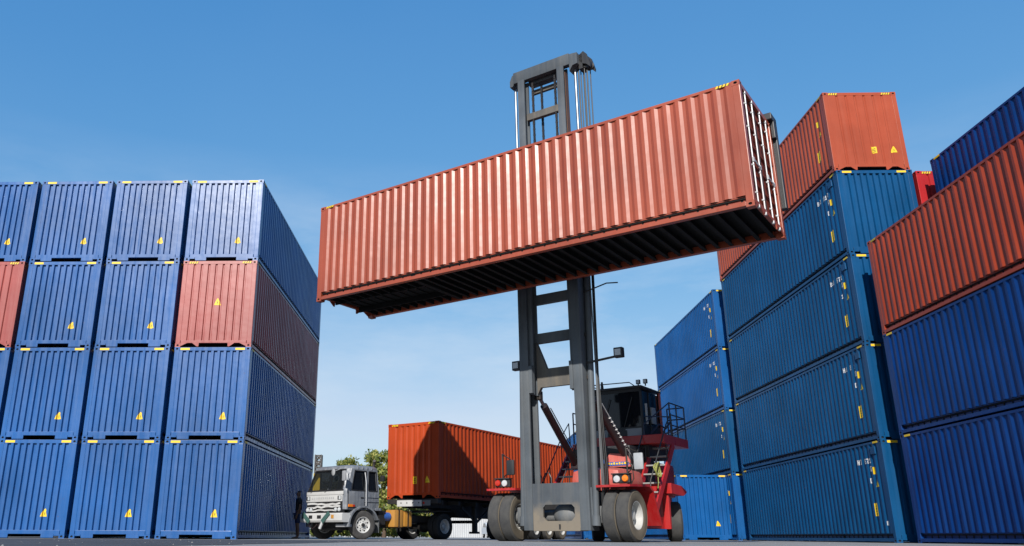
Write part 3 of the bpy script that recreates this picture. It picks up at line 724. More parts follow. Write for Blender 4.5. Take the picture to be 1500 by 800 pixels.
# stairs down both sides
for s in (-1, 1):
    st = thing_part('stairs', HD, (0,0,0)); xa, xb = s*1.12, s*1.74
    T0, B0 = ((4.75, 2.66), (2.95, .62)) if s > 0 else ((5.15, 2.66), (3.30, .75)); dy = 0 if s > 0 else .38
    for xx in (xa, xb):
        hp(MB().beam((xx,T0[0],T0[1]),(xx,B0[0],B0[1]),.05,.20), 'stringer', 'handler_red', parent=st)
    n = 8
    for i in range(n):
        t = (i+.4)/n; yy = T0[0]+(B0[0]-T0[0])*t; zz = T0[1]+(B0[1]-T0[1])*t
        a, b = sorted((xa+s*.026, xb-s*.026)); hp(MB().box(a,b,yy-.11,yy+.11,zz-.02,zz+.02,bev=.005), 'tread', 'tread', parent=st)
    for xx in (xa, xb):
        q = MB().tube([(xx,2.80+dy,.95),(xx,2.86+dy,1.55),(xx,4.3+dy,3.15),(xx,4.75+dy,3.55),(xx,4.8+dy,2.9)], .018, 6)
        q.tube([(xx,3.4+dy,1.2),(xx,3.4+dy,2.12)], .016, 6).tube([(xx,4.2+dy,2.1),(xx,4.2+dy,3.03)], .016, 6)
        hp(q, 'handrail', 'dark_part', 40, parent=st)
    if s < 0:
        q = MB()
        for xx in (-1.9,-1.6,-1.3): q.tube([(xx,2.55,1.35),(xx,2.55,1.72),(xx+.08,2.55,1.84),(xx+.18,2.55,1.84),(xx+.25,2.55,1.7),(xx+.25,2.55,1.35)], .018, 6)
        hp(q, 'grab_rail', 'dark_part', 40)
# lamps and mirrors on the front fenders
for s in (-1, 1):
    xa = 1.72 if s > 0 else -1.72
    lb = MB().box(xa-.23,xa+.23,1.0,1.14,1.39,1.60,bev=.02)
    lb.box(xa-.24,xa+.24,.96,1.14,1.601,1.63)
    lm = hp(lb, 'lamp_box', 'dark_part')
    wx = xa-.10 if s > 0 else xa+.08; ax_ = xa+.12 if s > 0 else xa-.13
    hp(MB().lathe([(.078,0),(.088,-.02),(.078,-.04),(.04,-.05),(.001,-.052)], (wx,1.0,1.49), (0,1,0), 24), 'headlight', 'clear', 40, parent=lm)
    hp(MB().lathe([(.075,0),(.085,-.02),(.07,-.05),(.001,-.06)], (ax_,1.0,1.50), (0,1,0), 24), 'indicator', 'amber' if s > 0 else 'redlens', 40, parent=lm)
    px = 1.86 if s > 0 else -1.76
    mr = MB().tube([(px,1.12,1.34),(px,1.10,2.28),(px+.10,1.02,2.24)], .025, 8)
    mx = px+.36 if s > 0 else px+.32
    mr.tube([(px,1.10,2.26),(mx,1.0,2.12)], .014, 6).tube([(px,1.10,1.62),(px+.12,1.08,1.72),(mx,1.0,1.72)], .014, 6)
    if s > 0: mr.tube([(px+.06,1.12,1.34),(px+.16,1.1,1.50),(px+.14,1.1,1.82),(px,1.1,1.92)], .014, 6)
    mm_ = hp(mr, 'mirror_stalk', 'greasy', 40)
    hp(MB().box(mx-.12,mx+.12,.96,1.03,1.70,2.10,bev=.03), 'mirror', 'mirror' if s > 0 else 'dark_part', 40, parent=mm_)
# outer mast: two channels, plate, rungs
for s in (-1, 1):
    mb = MB()
    a, b = sorted((mc+s*.86, mc+s*.94)); mb.box(a, b, .70, 1.20, .27, 7.2, bev=.008)
    a, b = sorted((mc+s*.67, mc+s*.861)); mb.box(a, b, .702, .765, .27, 7.2, bev=.008); mb.box(a, b, 1.135, 1.198, .27, 7.2, bev=.008)
    hp(mb, 'mast_channel', 'mast', 40)
    mb = MB().box(*sorted((mc+s*.945, mc+s*.99)), .78, 1.14, .40, 1.30); hp(mb, 'mast_bracket', 'mast')
x0, x1 = mc-.668, mc+.668
hole = [(-.34+.1,.50),(.56-.1,.50),(.56,.60),(.56,.82),(.56-.08,.90),(-.34+.08,.90),(-.34,.82),(-.34,.60)]
# plate with a rounded opening: four pieces round it plus corner fillets
def plate_with_hole(x0, x1, z0, z1, hole, ya, yb):
    mb = MB(); hx0 = min(p[0] for p in hole); hx1 = max(p[0] for p in hole); hz0 = min(p[1] for p in hole); hz1 = max(p[1] for p in hole)
    n = len(hole); ring = [(hx1,hz0),(hx1,hz1),(hx0,hz1),(hx0,hz0)]
    for y, flip in ((ya, 0), (yb, 1)):
        vs = [(x0,y,z0),(x1,y,z0),(x1,y,z1),(x0,y,z1)] + [(p[0],y,p[1]) for p in hole]
        # hole order: bottom-left, bottom-right, right-low, right-high, top-right, top-left, left-high, left-low
        fs = [(0,1,5,4),(1,6,5),(1,2,7,6),(2,8,7),(2,3,9,8),(3,10,9),(3,0,11,10),(0,4,11)]
        mb.add(vs, fs)
    for i in range(n):
        a, b = hole[i], hole[(i+1) % n]; mb.add([(a[0],ya,a[1]),(b[0],ya,b[1]),(b[0],yb,b[1]),(a[0],yb,a[1])], [(0,1,2,3)])
    C = [(x0,z0),(x1,z0),(x1,z1),(x0,z1)]
    for i in range(4):
        a, b = C[i], C[(i+1) % 4]; mb.add([(a[0],ya,a[1]),(b[0],ya,b[1]),(b[0],yb,b[1]),(a[0],yb,a[1])], [(0,1,2,3)])
    return mb
mb = plate_with_hole(x0, x1, .27, 1.43, hole, .715, .775)
pl = hp(mb, 'mast_foot_plate', 'foot')
mb = MB().box(x0, x1, .775, 1.15, .255, .32, bev=.01); mb.box(x0+.01, x1-.01, .700, .714, .258, .335, bev=.004)
hp(mb, 'foot_lip', 'foot', parent=pl)
hp(MB().box(.12,.16,.684,.70,.30,.42), 'lock_pin', 'dark_part', parent=pl)
for za, zb in ((5.22, 5.50), (6.34, 6.62), (7.0, 7.2)):
    hp(MB().box(x0+.0, x1-.0, 1.04, 1.18, za, zb, bev=.01), 'mast_rung', 'mast')
# lift cylinders: barrels beside the channels, chromed rods above
for s in (-1, 1):
    xx = mc + s*1.03
    ly = hp(MB().tube([(xx,.86,.42),(xx,1.10,6.9)], .085, 16).tube([(xx,.855,.38),(xx,.865,.62)], .11, 16).tube([(xx,1.09,6.6),(xx,1.10,6.95)], .10, 16), 'lift_cylinder', 'mast', 40)
    hp(MB().tube([(xx,1.10,6.9),(xx,1.10,13.45)], .040, 16), 'chrome_rod', 'chrome', 40, parent=ly)
    if s > 0:
        hp(MB().tube([(xx+.12,1.05,1.2),(xx+.125,1.06,4.3),(xx+.11,1.05,6.8)], .018, 6).tube([(xx+.13,1.12,1.0),(xx+.12,1.11,5.6)], .014, 6), 'hydraulic_line', 'axle', 40, parent=ly)
# inner mast raised above the container
IN = thing_part('inner_mast', HD, (0,0,0))
for s in (-1, 1):
    a, b = sorted((mc+s*.56, mc+s*.78))
    mb = MB().box(a, b, .80, .86, 3.78, 13.5, bev=.008).box(a, b, 1.06, 1.12, 3.78, 13.5, bev=.008)
    c0, c1 = sorted((mc+s*.64, mc+s*.70)); mb.box(c0, c1, .86, 1.06, 3.78, 13.5)
    hp(mb, 'inner_column', 'mast', 40, parent=IN)
    a, b = sorted((mc+s*.56, mc+s*.665)); hp(MB().box(a,b,.69,.80,3.80,4.55,bev=.01), 'slide_pad', 'mast', parent=IN)
    a, b = sorted((mc+s*.781, mc+s*.80)); hp(MB().box(a,b,.88,1.05,7.0,13.3), 'wear_strip', 'rusty', parent=IN)
xi = .56
mb = MB().prism([(mc-xi,3.80),(mc-xi+.10,3.98),(mc+xi-.10,3.98),(mc+xi,3.84),(mc+xi,4.48),(mc-.26,4.48),(mc-.34,4.7),(mc-xi,5.25)], 'y', .99, 1.11)
hp(mb, 'lower_crossbeam', 'mast_dusty', parent=IN)
mb = MB().box(mc-.96, mc+.96, .84, 1.02, 13.48, 13.86, bev=.02)
mb.prism([(mc-.958,13.48),(mc-.958,13.83),(mc-1.02,13.80),(mc-1.10,13.62),(mc-1.10,13.42),(mc-1.0,13.42)], 'y', .88, 1.22).prism([(mc+.958,13.25),(mc+.958,13.83),(mc+1.22,13.80),(mc+1.22,13.44),(mc+1.06,13.42)], 'y', .86, 1.24)
mb.box(mc-.56, mc+.56, 1.08, 1.34, 13.40, 13.80, bev=.02)
hp(mb, 'top_header', 'mast', 40, parent=IN)
hp(MB().box(mc-.56, mc+.56, 1.26, 1.36, 13.16, 13.30, bev=.01), 'mast_rung', 'mast_dusty', parent=IN)
hp(MB().box(mc-.555, mc+.555, .90, 1.04, 12.10, 12.32, bev=.01), 'mast_rung', 'mast_dusty', parent=IN)
hp(MB().box(mc-.555, mc+.555, .90, 1.04, 10.2, 10.44, bev=.01), 'mast_rung', 'mast', parent=IN)
for xx, yy in ((mc-.34,.95),(mc-.16,1.18),(mc+.42,.95)):
    q = MB(); z = 7.4
    while z < 13.35:
        q.box(xx-.035,xx+.035,yy-.02,yy+.02,z,z+.055) if int(z*10) % 2 else q.box(xx-.024,xx+.024,yy-.03,yy+.03,z,z+.06)
        z += .062
    hp(q, 'lift_chain', 'greasy', parent=IN)
# hose pulley head and hoses
PH = thing_part('hose_reel', HD, (0,0,0))
mb = MB().box(mc+1.20,mc+1.32,1.0,1.3,13.30,13.78).prism([(mc+1.21,13.58),(mc+1.23,13.78),(mc+1.36,13.86),(mc+1.46,13.74),(mc+1.57,13.36),(mc+1.56,13.27),(mc+1.44,13.40),(mc+1.32,13.46)], 'y', 1.0, 1.06)
mb.prism([(mc+1.21,13.58),(mc+1.23,13.78),(mc+1.36,13.86),(mc+1.46,13.74),(mc+1.57,13.36),(mc+1.56,13.27),(mc+1.44,13.40),(mc+1.32,13.46)], 'y', 1.34, 1.40)
hp(mb, 'reel_bracket', 'dark_part', parent=PH)
for xx in (1.32, 1.42): hp(MB().lathe([(.05,-.12),(.14,-.12),(.14,-.08),(.11,-.06),(.11,.06),(.14,.08),(.14,.12),(.05,.12)], (mc+xx,1.2,13.56-(xx-1.32)*.9), (0,1,0), 20), 'sheave', 'greasy', 40, parent=PH)
mb = MB()
for i, xx in enumerate((1.13,1.18,1.25,1.32,1.38,1.46)):
    mb.tube([(mc+xx,1.12+.05*(i % 3),13.45-(.1 if i > 3 else 0)),(mc+xx-.01,1.12+.05*(i % 3),10.0),(mc+xx*.9,1.15,8.2)], .017 if i % 2 else .022, 6)
hp(mb, 'hydraulic_hose', 'black', 40, parent=PH)
q = MB()
for i, dx in enumerate((.0,.045,.09)): q.tube([(mc+1.14+dx,1.18,.55),(mc+1.15+dx,1.2,1.5+.2*i),(mc+1.12+dx*.5,1.17,4.2),(mc+1.16+dx*.6,1.15,7.4)], .016, 6)
hp(q, 'hydraulic_hose', 'black', 40)
for s in (-1, 1):
    for zz in (1.75, 2.9, 4.05, 5.2): hp(MB().box(*sorted((mc+s*.945, mc+s*.985)), .92, 1.0, zz, zz+.10, bev=.008), 'guide_block', 'greasy')
# tilt cylinders
for s, top, bot in ((-1, (-.60,1.16,3.80), (-.74,3.5,2.12)), (1, (.90,1.16,3.80), (.94,3.5,2.06))):
    top, bot = Vector(top), Vector(bot); k = top + (bot-top)*.14
    tl = hp(MB().tube([k, bot], .105, 16).box(bot.x-.12,bot.x+.12,bot.y-.1,bot.y+.12,bot.z-.12,bot.z+.12), 'tilt_cylinder', 'ram', 40)
    hp(MB().tube([top, k], .05, 12), 'chrome_rod', 'chrome', 40, parent=tl)
    hp(MB().box(top.x-.09,top.x+.09,top.y-.06,top.y+.10,top.z-.12,top.z+.12,bev=.02), 'rod_eye', 'greasy', parent=tl)
    q = MB(); n_ = Vector((.13,0,.06))
    q.tube([k+(bot-k)*.08+n_, k+(bot-k)*.5+n_, k+(bot-k)*.95+n_], .016, 6)
    hp(q, 'hydraulic_line', 'galv' if s > 0 else 'greasy', 40, parent=tl)
    if s > 0:
        q = MB()
        for i in range(9): p = k+(bot-k)*(.30+.06*i)+n_; q.box(p.x-.025,p.x+.025,p.y-.025,p.y+.02,p.z-.02,p.z+.02)
        hp(q, 'line_clip', 'truck_white', parent=tl)
# work lights and feelers on the mast
def worklight(x, z, xs, zs):
    a = hp(MB().beam((xs,.92,zs),(x,.92,z-.06),.05,.05), 'lamp_arm', 'greasy')
    q = MB().box(x-.11,x+.13,.84,1.0,z-.11,z+.15,0,bev=.02).box(x-.07,x+.09,.825,.839,z-.06,z+.10,1)
    hp(q, 'work_light', ('dark_part','clear'), parent=a)
worklight(1.92, 4.62, 1.02, 4.48); worklight(-1.12, 4.62, -.9, 4.6)
hp(MB().tube([(1.02,.95,6.42),(1.7,.94,6.56),(2.02,.94,6.52)], .018, 6), 'feeler_rod', 'greasy')
# carriage and spreader behind the lifted container, gripping its upper corners
SP = thing_part('spreader', HD, (.39, 0, 0)); zc = HZ + H
hp(MB().box(-.75,.75,.40,.69,7.0,zc-.1,bev=.02), 'carriage', 'greasy', parent=SP)
hp(MB().box(-5.7,5.7,.12,.40,zc-.62,zc-.30,bev=.02), 'spreader_beam', 'dark_part', parent=SP)
for s in (-1, 1):
    a, b = sorted((s*5.80, s*6.19)); q = MB().box(a,b,.03,.20,zc-2.15,zc+.16,bev=.02); q.box(a,b,-.26,.20,zc+.003,zc+.17,bev=.02)
    c0, c1 = sorted((s*6.105, s*6.19)); q.box(c0, c1, -.10, .035, zc-.42, zc+.01, bev=.015)
    q.box(*sorted((s*5.6,s*5.86)), .12,.36,zc-.62,zc-.30)
    hp(q, 'corner_hook', 'dark_part', parent=SP)
# a coil of rope hung on the stair rail
rope = MB()
Hm = Matrix.Translation(Vector((hc.x, hc.y, 0))) @ Matrix.Rotation(HYAW, 4, 'Z')
for j in range(5):
    pts = []
    for i in range(25):
        a = 2*PI*i/24; pts.append((1.80+.03*math.sin(a*2+j)+.02*(j-2), 3.25+(.10+.012*j)*math.cos(a), 1.86+(.13+.016*j)*math.sin(a)))
    rope.tube([Hm @ Vector(p) for p in pts], .016, 6)
rope.tube([Hm @ Vector(p) for p in ((1.82,3.22,1.72),(1.84,3.16,1.5),(1.83,3.12,1.36))], .012, 6)
tag(build(rope, 'rope_coil', M['rope'], None, 60), 'yellow green rope coiled over the stair rail of the lifting machine', 'rope')

# ------------------------------------------------------------------ tractor truck
TS = .93; ta = .872
TK = thing('tractor_truck', 'battered silver and white cab-over truck with missing grille pulling the trailer', 'truck', (-4.38*TS, 32.192*TS, 0), ta-PI/2)
# local frame: +x = the visible side, +y = backward, z up
def kp(mb, name, mats, smooth=None, label=None, parent=None):
    return build(mb, name, [M[k] for k in ([mats] if isinstance(mats, str) else mats)], parent or TK, smooth, label)
WB = 4.3; TR = .475
TWX = 1.0
for s in (-1, 1):
    wheel(TK, s*TWX, 0, TR, .25, s, .27, ('truck_tyre2','truck_tyre2','truck_white'), False, .35).rotation_euler = (0, 0, math.radians(-18))
    for xo in (.98, .70): wheel(TK, s*xo, WB, TR, .24, s, .27, ('truck_tyre','truck_tyre','truck_white'), False, .75)
kp(MB().tube([(-1,0,TR),(1,0,TR)], .07, 10), 'front_axle', 'truck_dark', 40)
kp(MB().tube([(-1,WB,TR),(1,WB,TR)], .10, 10).lathe([(.1,-.25),(.22,-.1),(.22,.1),(.1,.25)], (0,WB,TR), (1,0,0), 16), 'rear_axle', 'truck_dark', 40)
mb = MB()
for s in (-1, 1): a, b = sorted((s*.36, s*.46)); mb.box(a,b,-.6,5.0,.62,.86)
for yy in (.9,1.9,2.9,3.9,4.9): mb.box(-.36,.36,yy,yy+.1,.66,.82)
mb.box(-.5,.5,-.62,1.3,.30,.97,bev=.06).box(-.8,.8,.55,1.1,.42,.95,bev=.05).box(-.36,.36,1.3,3.2,.40,.8)
kp(mb, 'chassis', 'truck_dark')
# cab body: side outline extruded, roof and corners shaped
CF, CR = -.86, .80; hw = 1.03
CA = thing_part('cab', TK, (0,0,0))
BZ = 1.60
def cabring(z, yf, yr, w_, ch):
    return [(-w_+ch,yf,z),(w_-ch,yf,z),(w_,yf+ch,z),(w_,yr-.03,z),(w_-.03,yr,z),(-w_+.03,yr,z),(-w_,yr-.03,z),(-w_,yf+ch,z)]
rings = [cabring(.98,CF,CR,hw,.10), cabring(BZ,CF-.01,CR,hw+.01,.10)]
mb = MB(); n = 8
for r_ in rings: mb.v += r_
for k in range(n):
    mb.f.append([k,(k+1) % n,n+(k+1) % n,n+k]); mb.m.append(1 if k == 0 else 0)
kp(mb, 'cab_body', ('truck','truck_white'), 30, parent=CA)
# upper structure: pillars and roof
zr = 2.36; yfR = CF+.24
mb = MB(); TR_ = [cabring(BZ,CF-.01,CR,hw+.01,.10), cabring(zr,yfR,CR-.03,hw-.08,.12)]
def lerp(a, b, t): return tuple(a[i]+(b[i]-a[i])*t for i in range(3))
def quadstrip(p0, p1, q0, q1, t0, t1, th=(0,0,0)):
    return [lerp(p0,q0,t0), lerp(p1,q1,t0), lerp(p1,q1,t1), lerp(p0,q0,t1)]
def wall(mb, a, b, c, d, frames, thick, mi=0):
    """quad a-b (bottom) d-c (top); frames: list of (u0,u1,v0,v1) solid cells, given real thickness inward"""
    a, b, c, d = map(Vector, (a, b, c, d)); nrm = (b-a).cross(d-a).normalized()*thick
    def P(u, v_): return (a*(1-u)+b*u)*(1-v_) + (d*(1-u)+c*u)*v_
    for u0, u1, v0, v1 in frames:
        f = [P(u0,v0),P(u1,v0),P(u1,v1),P(u0,v1)]; vs = f + [q-nrm for q in f]
        mb.add(vs, [(0,1,2,3),(7,6,5,4),(0,4,5,1),(1,5,6,2),(2,6,7,3),(3,7,4,0)], mi)
b_, t_ = TR_
wall(mb, b_[0], b_[1], t_[1], t_[0], [(0,.02,0,1),(.98,1,0,1),(.02,.98,.965,1)], .05)
wall(mb, b_[1], b_[2], t_[2], t_[1], [(0,1,0,1)], .05); wall(mb, b_[7], b_[0], t_[0], t_[7], [(0,1,0,1)], .05)
for A_, B_, C_, D_, rev in ((b_[2],b_[3],t_[3],t_[2],0),(b_[6],b_[7],t_[7],t_[6],1)):
    fr = [(0,.13,0,1),(.56,.66,0,1),(.93,1,0,1),(.13,.56,.92,1),(.66,.93,.92,1),(.13,.56,0,.02),(.66,.93,0,.04)]
    if rev: fr = [(1-u1,1-u0,v0,v1) for u0,u1,v0,v1 in fr]
    wall(mb, A_, B_, C_, D_, fr, .05)
wall(mb, b_[3], b_[6], t_[6], t_[3], [(0,1,0,.25),(0,1,.75,1),(0,.2,.25,.75),(.8,1,.25,.75)], .04)
kp(mb, 'cab_pillar_frame', 'truck', parent=CA)
mb = MB(); rr = [t_, cabring(zr+.07,yfR+.03,CR-.05,hw-.10,.12), cabring(zr+.13,yfR+.16,CR-.12,hw-.20,.12)]
for r_ in rr: mb.v += r_
for i in range(2):
    for k in range(n): mb.f.append([i*n+k, i*n+(k+1) % n, (i+1)*n+(k+1) % n, (i+1)*n+k]); mb.m.append(0)
mb.f.append([2*n+k for k in range(n)]); mb.m.append(0)
for i in range(4): mb.box(hw-.11,hw-.06,yfR+.4+.22*i,yfR+.43+.22*i,zr+.0,zr+.08)
kp(mb, 'roof', 'truck', 50, parent=CA)
kp(MB().add(quadstrip(Vector(b_[0])+Vector((.05,.03,0)),Vector(b_[1])+Vector((-.05,.03,0)),Vector(t_[0])+Vector((.05,.03,0)),Vector(t_[1])+Vector((-.05,.03,0)),0,.95), [(0,1,2,3)]), 'windscreen', 'screen', parent=CA)
for A_, B_, C_, D_, e in ((b_[2],b_[3],t_[3],t_[2],-.025),(b_[7],b_[6],t_[6],t_[7],.025)):
    for u0, u1 in ((.12,.57),(.65,.94)):
        a_, b2 = lerp(A_,B_,u0), lerp(A_,B_,u1); c2, d_ = lerp(D_,C_,u1), lerp(D_,C_,u0)
        q = [(p[0]+e,p[1],p[2]) for p in (a_,b2,c2,d_)]
        kp(MB().add(q, [(0,1,2,3)]), 'side_window', 'cabglass' if u0 > .5 or e > 0 else 'cabglass', parent=CA)
kp(MB().box(-hw+.08,hw-.08,CF-.018,CF+.04,1.587,1.64,bev=.01), 'cowl', 'dark_part', parent=CA)
for A_, B_, C_, D_ in ((b_[2],b_[3],t_[3],t_[2]),):
    for u0, u1 in ((.125,.565),(.655,.935)):
        P4 = [lerp(lerp(A_,B_,u),lerp(D_,C_,u),v_) for u, v_ in ((u0,.03),(u1,.03),(u1,.915),(u0,.915))]
        P4 = [(p[0]+.006,p[1],p[2]) for p in P4]; q = MB()
        for i in range(4): q.beam(P4[i], P4[(i+1) % 4], .03, .022, up=(1,0,0))
        kp(q, 'window_seal', 'dark_part', parent=CA)
P4 = [lerp(lerp(b_[0],b_[1],u),lerp(t_[0],t_[1],u),v_) for u, v_ in ((.025,.02),(.975,.02),(.975,.955),(.025,.955))]; P4 = [(p[0],p[1]-.006,p[2]) for p in P4]; q = MB()
for i in range(4): q.beam(P4[i], P4[(i+1) % 4], .045, .024, up=(0,1,0))
kp(q, 'windscreen_seal', 'dark_part', parent=CA)
# door seams, handle, trim, dents of the visible side
xs = hw+.012
DR = kp(MB().box(xs-.02,xs+.012,CF+.17,CF+.90,1.06,1.59,bev=.01), 'door', 'truck', 40, parent=CA)
for q in ((CF+.155,CF+.168,1.0,1.6),(CF+.905,CF+.918,1.0,1.6)): kp(MB().box(xs-.02,xs+.006,*q), 'door_gap', 'dark_part', parent=DR)
kp(MB().box(xs-.02,xs+.006,CF+.17,CF+.90,1.035,1.05), 'door_gap', 'dark_part', parent=DR)
kp(MB().box(xs+.010,xs+.03,CF+.72,CF+.86,1.36,1.40,bev=.006), 'door_handle', 'dark_part', parent=DR)
kp(MB().tube([(xs+.03,CF+.98,1.0),(xs+.03,CF+.96,1.9),(xs-.03,CF+.94,2.25)], .018, 6), 'grab_rail', 'galv', 40, parent=CA)
kp(MB().box(xs-.03,xs+.018,CF+.92,CR-.02,1.25,1.27).box(xs-.03,xs+.018,CF+.92,CR-.02,1.40,1.415), 'side_moulding', 'truck', parent=CA)
kp(MB().box(xs+.011,xs+.04,CF+.14,CF+.34,1.06,1.15,0,bev=.01).box(xs+.011,xs+.041,CF+.34,CF+.44,1.07,1.14,1,bev=.01), 'side_indicator', ('amber','redlens'), parent=CA)
# front: pale panel, grille gap, lamps, bumper
kp(MB().box(-hw+.09,hw-.09,CF-.05,CF-.005,1.24,1.46,bev=.02).box(-hw+.06,hw-.06,CF-.03,CF-.004,1.47,1.585,bev=.01), 'front_panel', 'truck_white', 40, parent=CA)
q = MB()
for i in range(12): q.box(-.62+.10*i,-.58+.10*i,CF-.062,CF-.05,1.34,1.40)
kp(q, 'raised_lettering', 'galv', parent=CA)
for s in (-1,1): kp(MB().box(s*.82-.09,s*.82+.09,CF-.068,CF-.045,1.30,1.43,0,bev=.01).box(s*.82-.02,s*.82+.08,CF-.075,CF-.067,1.31,1.42,1), 'upper_lamp', ('dark_part','clear'), parent=CA)
kp(MB().box(-hw+.1,hw-.1,CF-.02,CF+.10,.86,1.235), 'grille_opening', 'dark_part', parent=CA)
q = MB(); random.seed(5)
for z in (1.16, 1.06, .96):                            # bent, broken grille bars
    pts = [(-.86+.19*i, CF-.045+random.uniform(-.015,.015), z+random.uniform(-.030,.030)) for i in range(10)]
    for a, b in zip(pts, pts[1:]): q.beam(a, b, .03, .062 if z > 1.0 else .045)
kp(q, 'broken_grille', 'truck_white', parent=CA)
for s in (-1,1):
    hb = kp(MB().box(s*.74-.19,s*.74+.19,CF-.055,CF-.02,.90,1.05,bev=.01), 'lamp_housing', 'dark_part', parent=CA)
    for dx in (-.09,.09): kp(MB().lathe([(.07,0),(.06,-.03),(.001,-.045)], (s*.74+dx,CF-.056,.975), (0,1,0), 16), 'headlight', 'clear', 40, parent=hb)
mb = MB().prism([(CF+.22,.56),(CF-.12,.56),(CF-.16,.62),(CF-.16,.82),(CF-.12,.86),(CF+.22,.86)], 'x', -1.10, 1.10)
BP = kp(mb, 'bumper', 'truck_white')
for xa, xb in ((-.62,-.44),(-.18,.02),(-1.0,-.93)): kp(MB().box(xa,xb,CF-.172,CF-.155,.68,.79), 'bumper_slot', 'dark_part', parent=BP)
kp(MB().box(.55,.68,CF-.175,CF-.157,.68,.80,bev=.01), 'fog_lamp', 'tank', parent=BP)
for xa, xb in ((-.94,-.58),(.46,.10)): kp(MB().beam((xa,CF-.185,.87),(xb,CF-.185,.57),.02,.15,up=(1,0,.9)), 'tow_strap', 'green_strap', parent=BP)
kp(MB().tube([(.06,CF-.10,.60),(-.02,CF-.16,.34)], .055, 12), 'tow_bar', 'galv', 40)
q = MB().tube([(-.7,CF,.56),(-.66,CF-.1,.42),(-.5,CF-.08,.34),(-.35,CF-.06,.44),(-.3,CF,.56)], .018, 6).tube([(-.3,CF,.55),(-.2,CF-.05,.36),(-.05,CF-.02,.40),(.2,CF,.52)], .016, 6)
kp(q, 'hanging_hose', 'ram', 40)
kp(MB().box(.55,1.0,CF+.05,CF+.40,.40,.50,bev=.02), 'step', 'pale')
# front wheel arch
arch = []
for i in range(15):
    a = PI*(1.02) - PI*.92*i/14; arch.append((-.68*math.cos(a)*-1 if False else .66*math.cos(a), TR-.02+.60*math.sin(a)))
pr = arch + [(y*1.10 if True else y, TR-.02+(z-TR+.02)*1.10) for y, z in reversed(arch)]
for s in (-1, 1):
    a, b = sorted((s*.84, s*1.12)); kp(MB().prism(pr, 'x', a, b), 'wheel_arch', 'truck' if s > 0 else 'truck', 40)
    kp(MB().box(*sorted((s*.84,s*1.06)),.60,CR+.1,.96,1.05,bev=.02), 'arch_shelf', 'truck', 40)
    kp(MB().box(*sorted((s*.80,s*1.08)),.74,.77,.22,.70), 'mud_flap', 'axle')
# mirrors, wipers, exhaust, inside
kp(MB().tube([(hw-.02,CF+.05,2.30),(hw+.18,CF-.22,2.26),(hw+.18,CF-.22,1.74)], .014, 6), 'mirror_arm', 'dark_part', 40)
kp(MB().box(hw+.09,hw+.27,CF-.26,CF-.20,1.90,2.24,bev=.03), 'mirror', 'pale', 40, label='dark grey oblong wing mirror')
kp(MB().lathe([(.001,-.02),(.10,-.015),(.12,.0),(.10,.015),(.001,.02)], (.52,CF-.12,2.22), (.2,1,0), 20).tube([(.52,CF-.1,2.24),(.62,CF+.2,2.38)], .01, 6), 'round_mirror', 'mirror', 40)
kp(MB().box(hw-.02,hw+.16,CR+.02,CR+.10,1.98,2.18,bev=.02), 'rear_mirror', 'dark_part', 40)
kp(MB().tube([(-.75,CF-.03,1.56),(-.25,CF+.04,1.66)], .012, 6).tube([(.0,CF-.03,1.56),(.5,CF+.04,1.66)], .012, 6), 'wiper', 'dark_part', 40)
kp(MB().tube([(.55,CR+.14,1.0),(.55,CR+.14,2.50),(.60,CR+.12,2.62),(.70,CR+.02,2.72)], .055, 10), 'exhaust_stack', 'lattice', 40)
kp(MB().box(-hw+.08,hw-.08,CF+.06,CF+.34,1.40,1.56,bev=.04), 'dashboard', 'dark_part', 40)
kp(MB().lathe([(.19,-.015),(.21,0),(.19,.015)], (.5,CF+.42,1.66), (0,-.5,1), 20), 'steering_wheel', 'dark_part', 40)
for s in (-1,1): kp(MB().box(s*.5-.24,s*.5+.24,.35,.55,1.3,2.05,bev=.06).box(s*.5-.24,s*.5+.24,.0,.5,1.18,1.36,bev=.05), 'seat', 'dark_part', 40)
kp(MB().box(-hw+.12,-hw+.14,CF+.20,CF+.50,1.56,2.26), 'curtain', 'yellow_cloth')
kp(MB().box(-.7,.4,CF+.09,CF+.30,1.56,1.62,bev=.02), 'dash_cloth', 'teal', 40)
kp(MB().box(hw-.12,hw-.10,.12,.72,1.3,2.3).box(-hw+.1,hw-.12,.70,.72,1.3,2.32), 'cab_lining', 'dark_part')
# tanks behind the cab
kp(MB().box(.62,1.10,1.52,1.98,.42,1.02,bev=.05), 'fuel_tank', 'tank', 40)
kp(MB().box(.62,1.10,2.02,2.44,.44,.98,bev=.05), 'fuel_tank', 'tank', 40)
kp(MB().box(.60,1.12,1.72,1.76,.40,1.04).box(.60,1.12,2.20,2.24,.42,1.0), 'tank_strap', 'greasy')
kp(MB().tube([(.82,1.16,.78),(.82,1.48,.78)], .15, 16), 'air_tank', 'blue_sheet', 40)
kp(MB().box(.3,.95,.86,1.2,.5,.98), 'battery_box', 'truck_dark')
for s in (-1,1): kp(MB().box(*sorted((s*.56,s*1.1)),WB-.4,WB+.4,1.02,1.05,bev=.01), 'rear_mudguard', 'truck_dark')
kp(MB().lathe([(.001,.0),(.45,.0),(.45,.07),(.001,.09)], (0,WB-.1,1.0), (0,0,1), 20), 'fifth_wheel', 'truck_dark', 40)

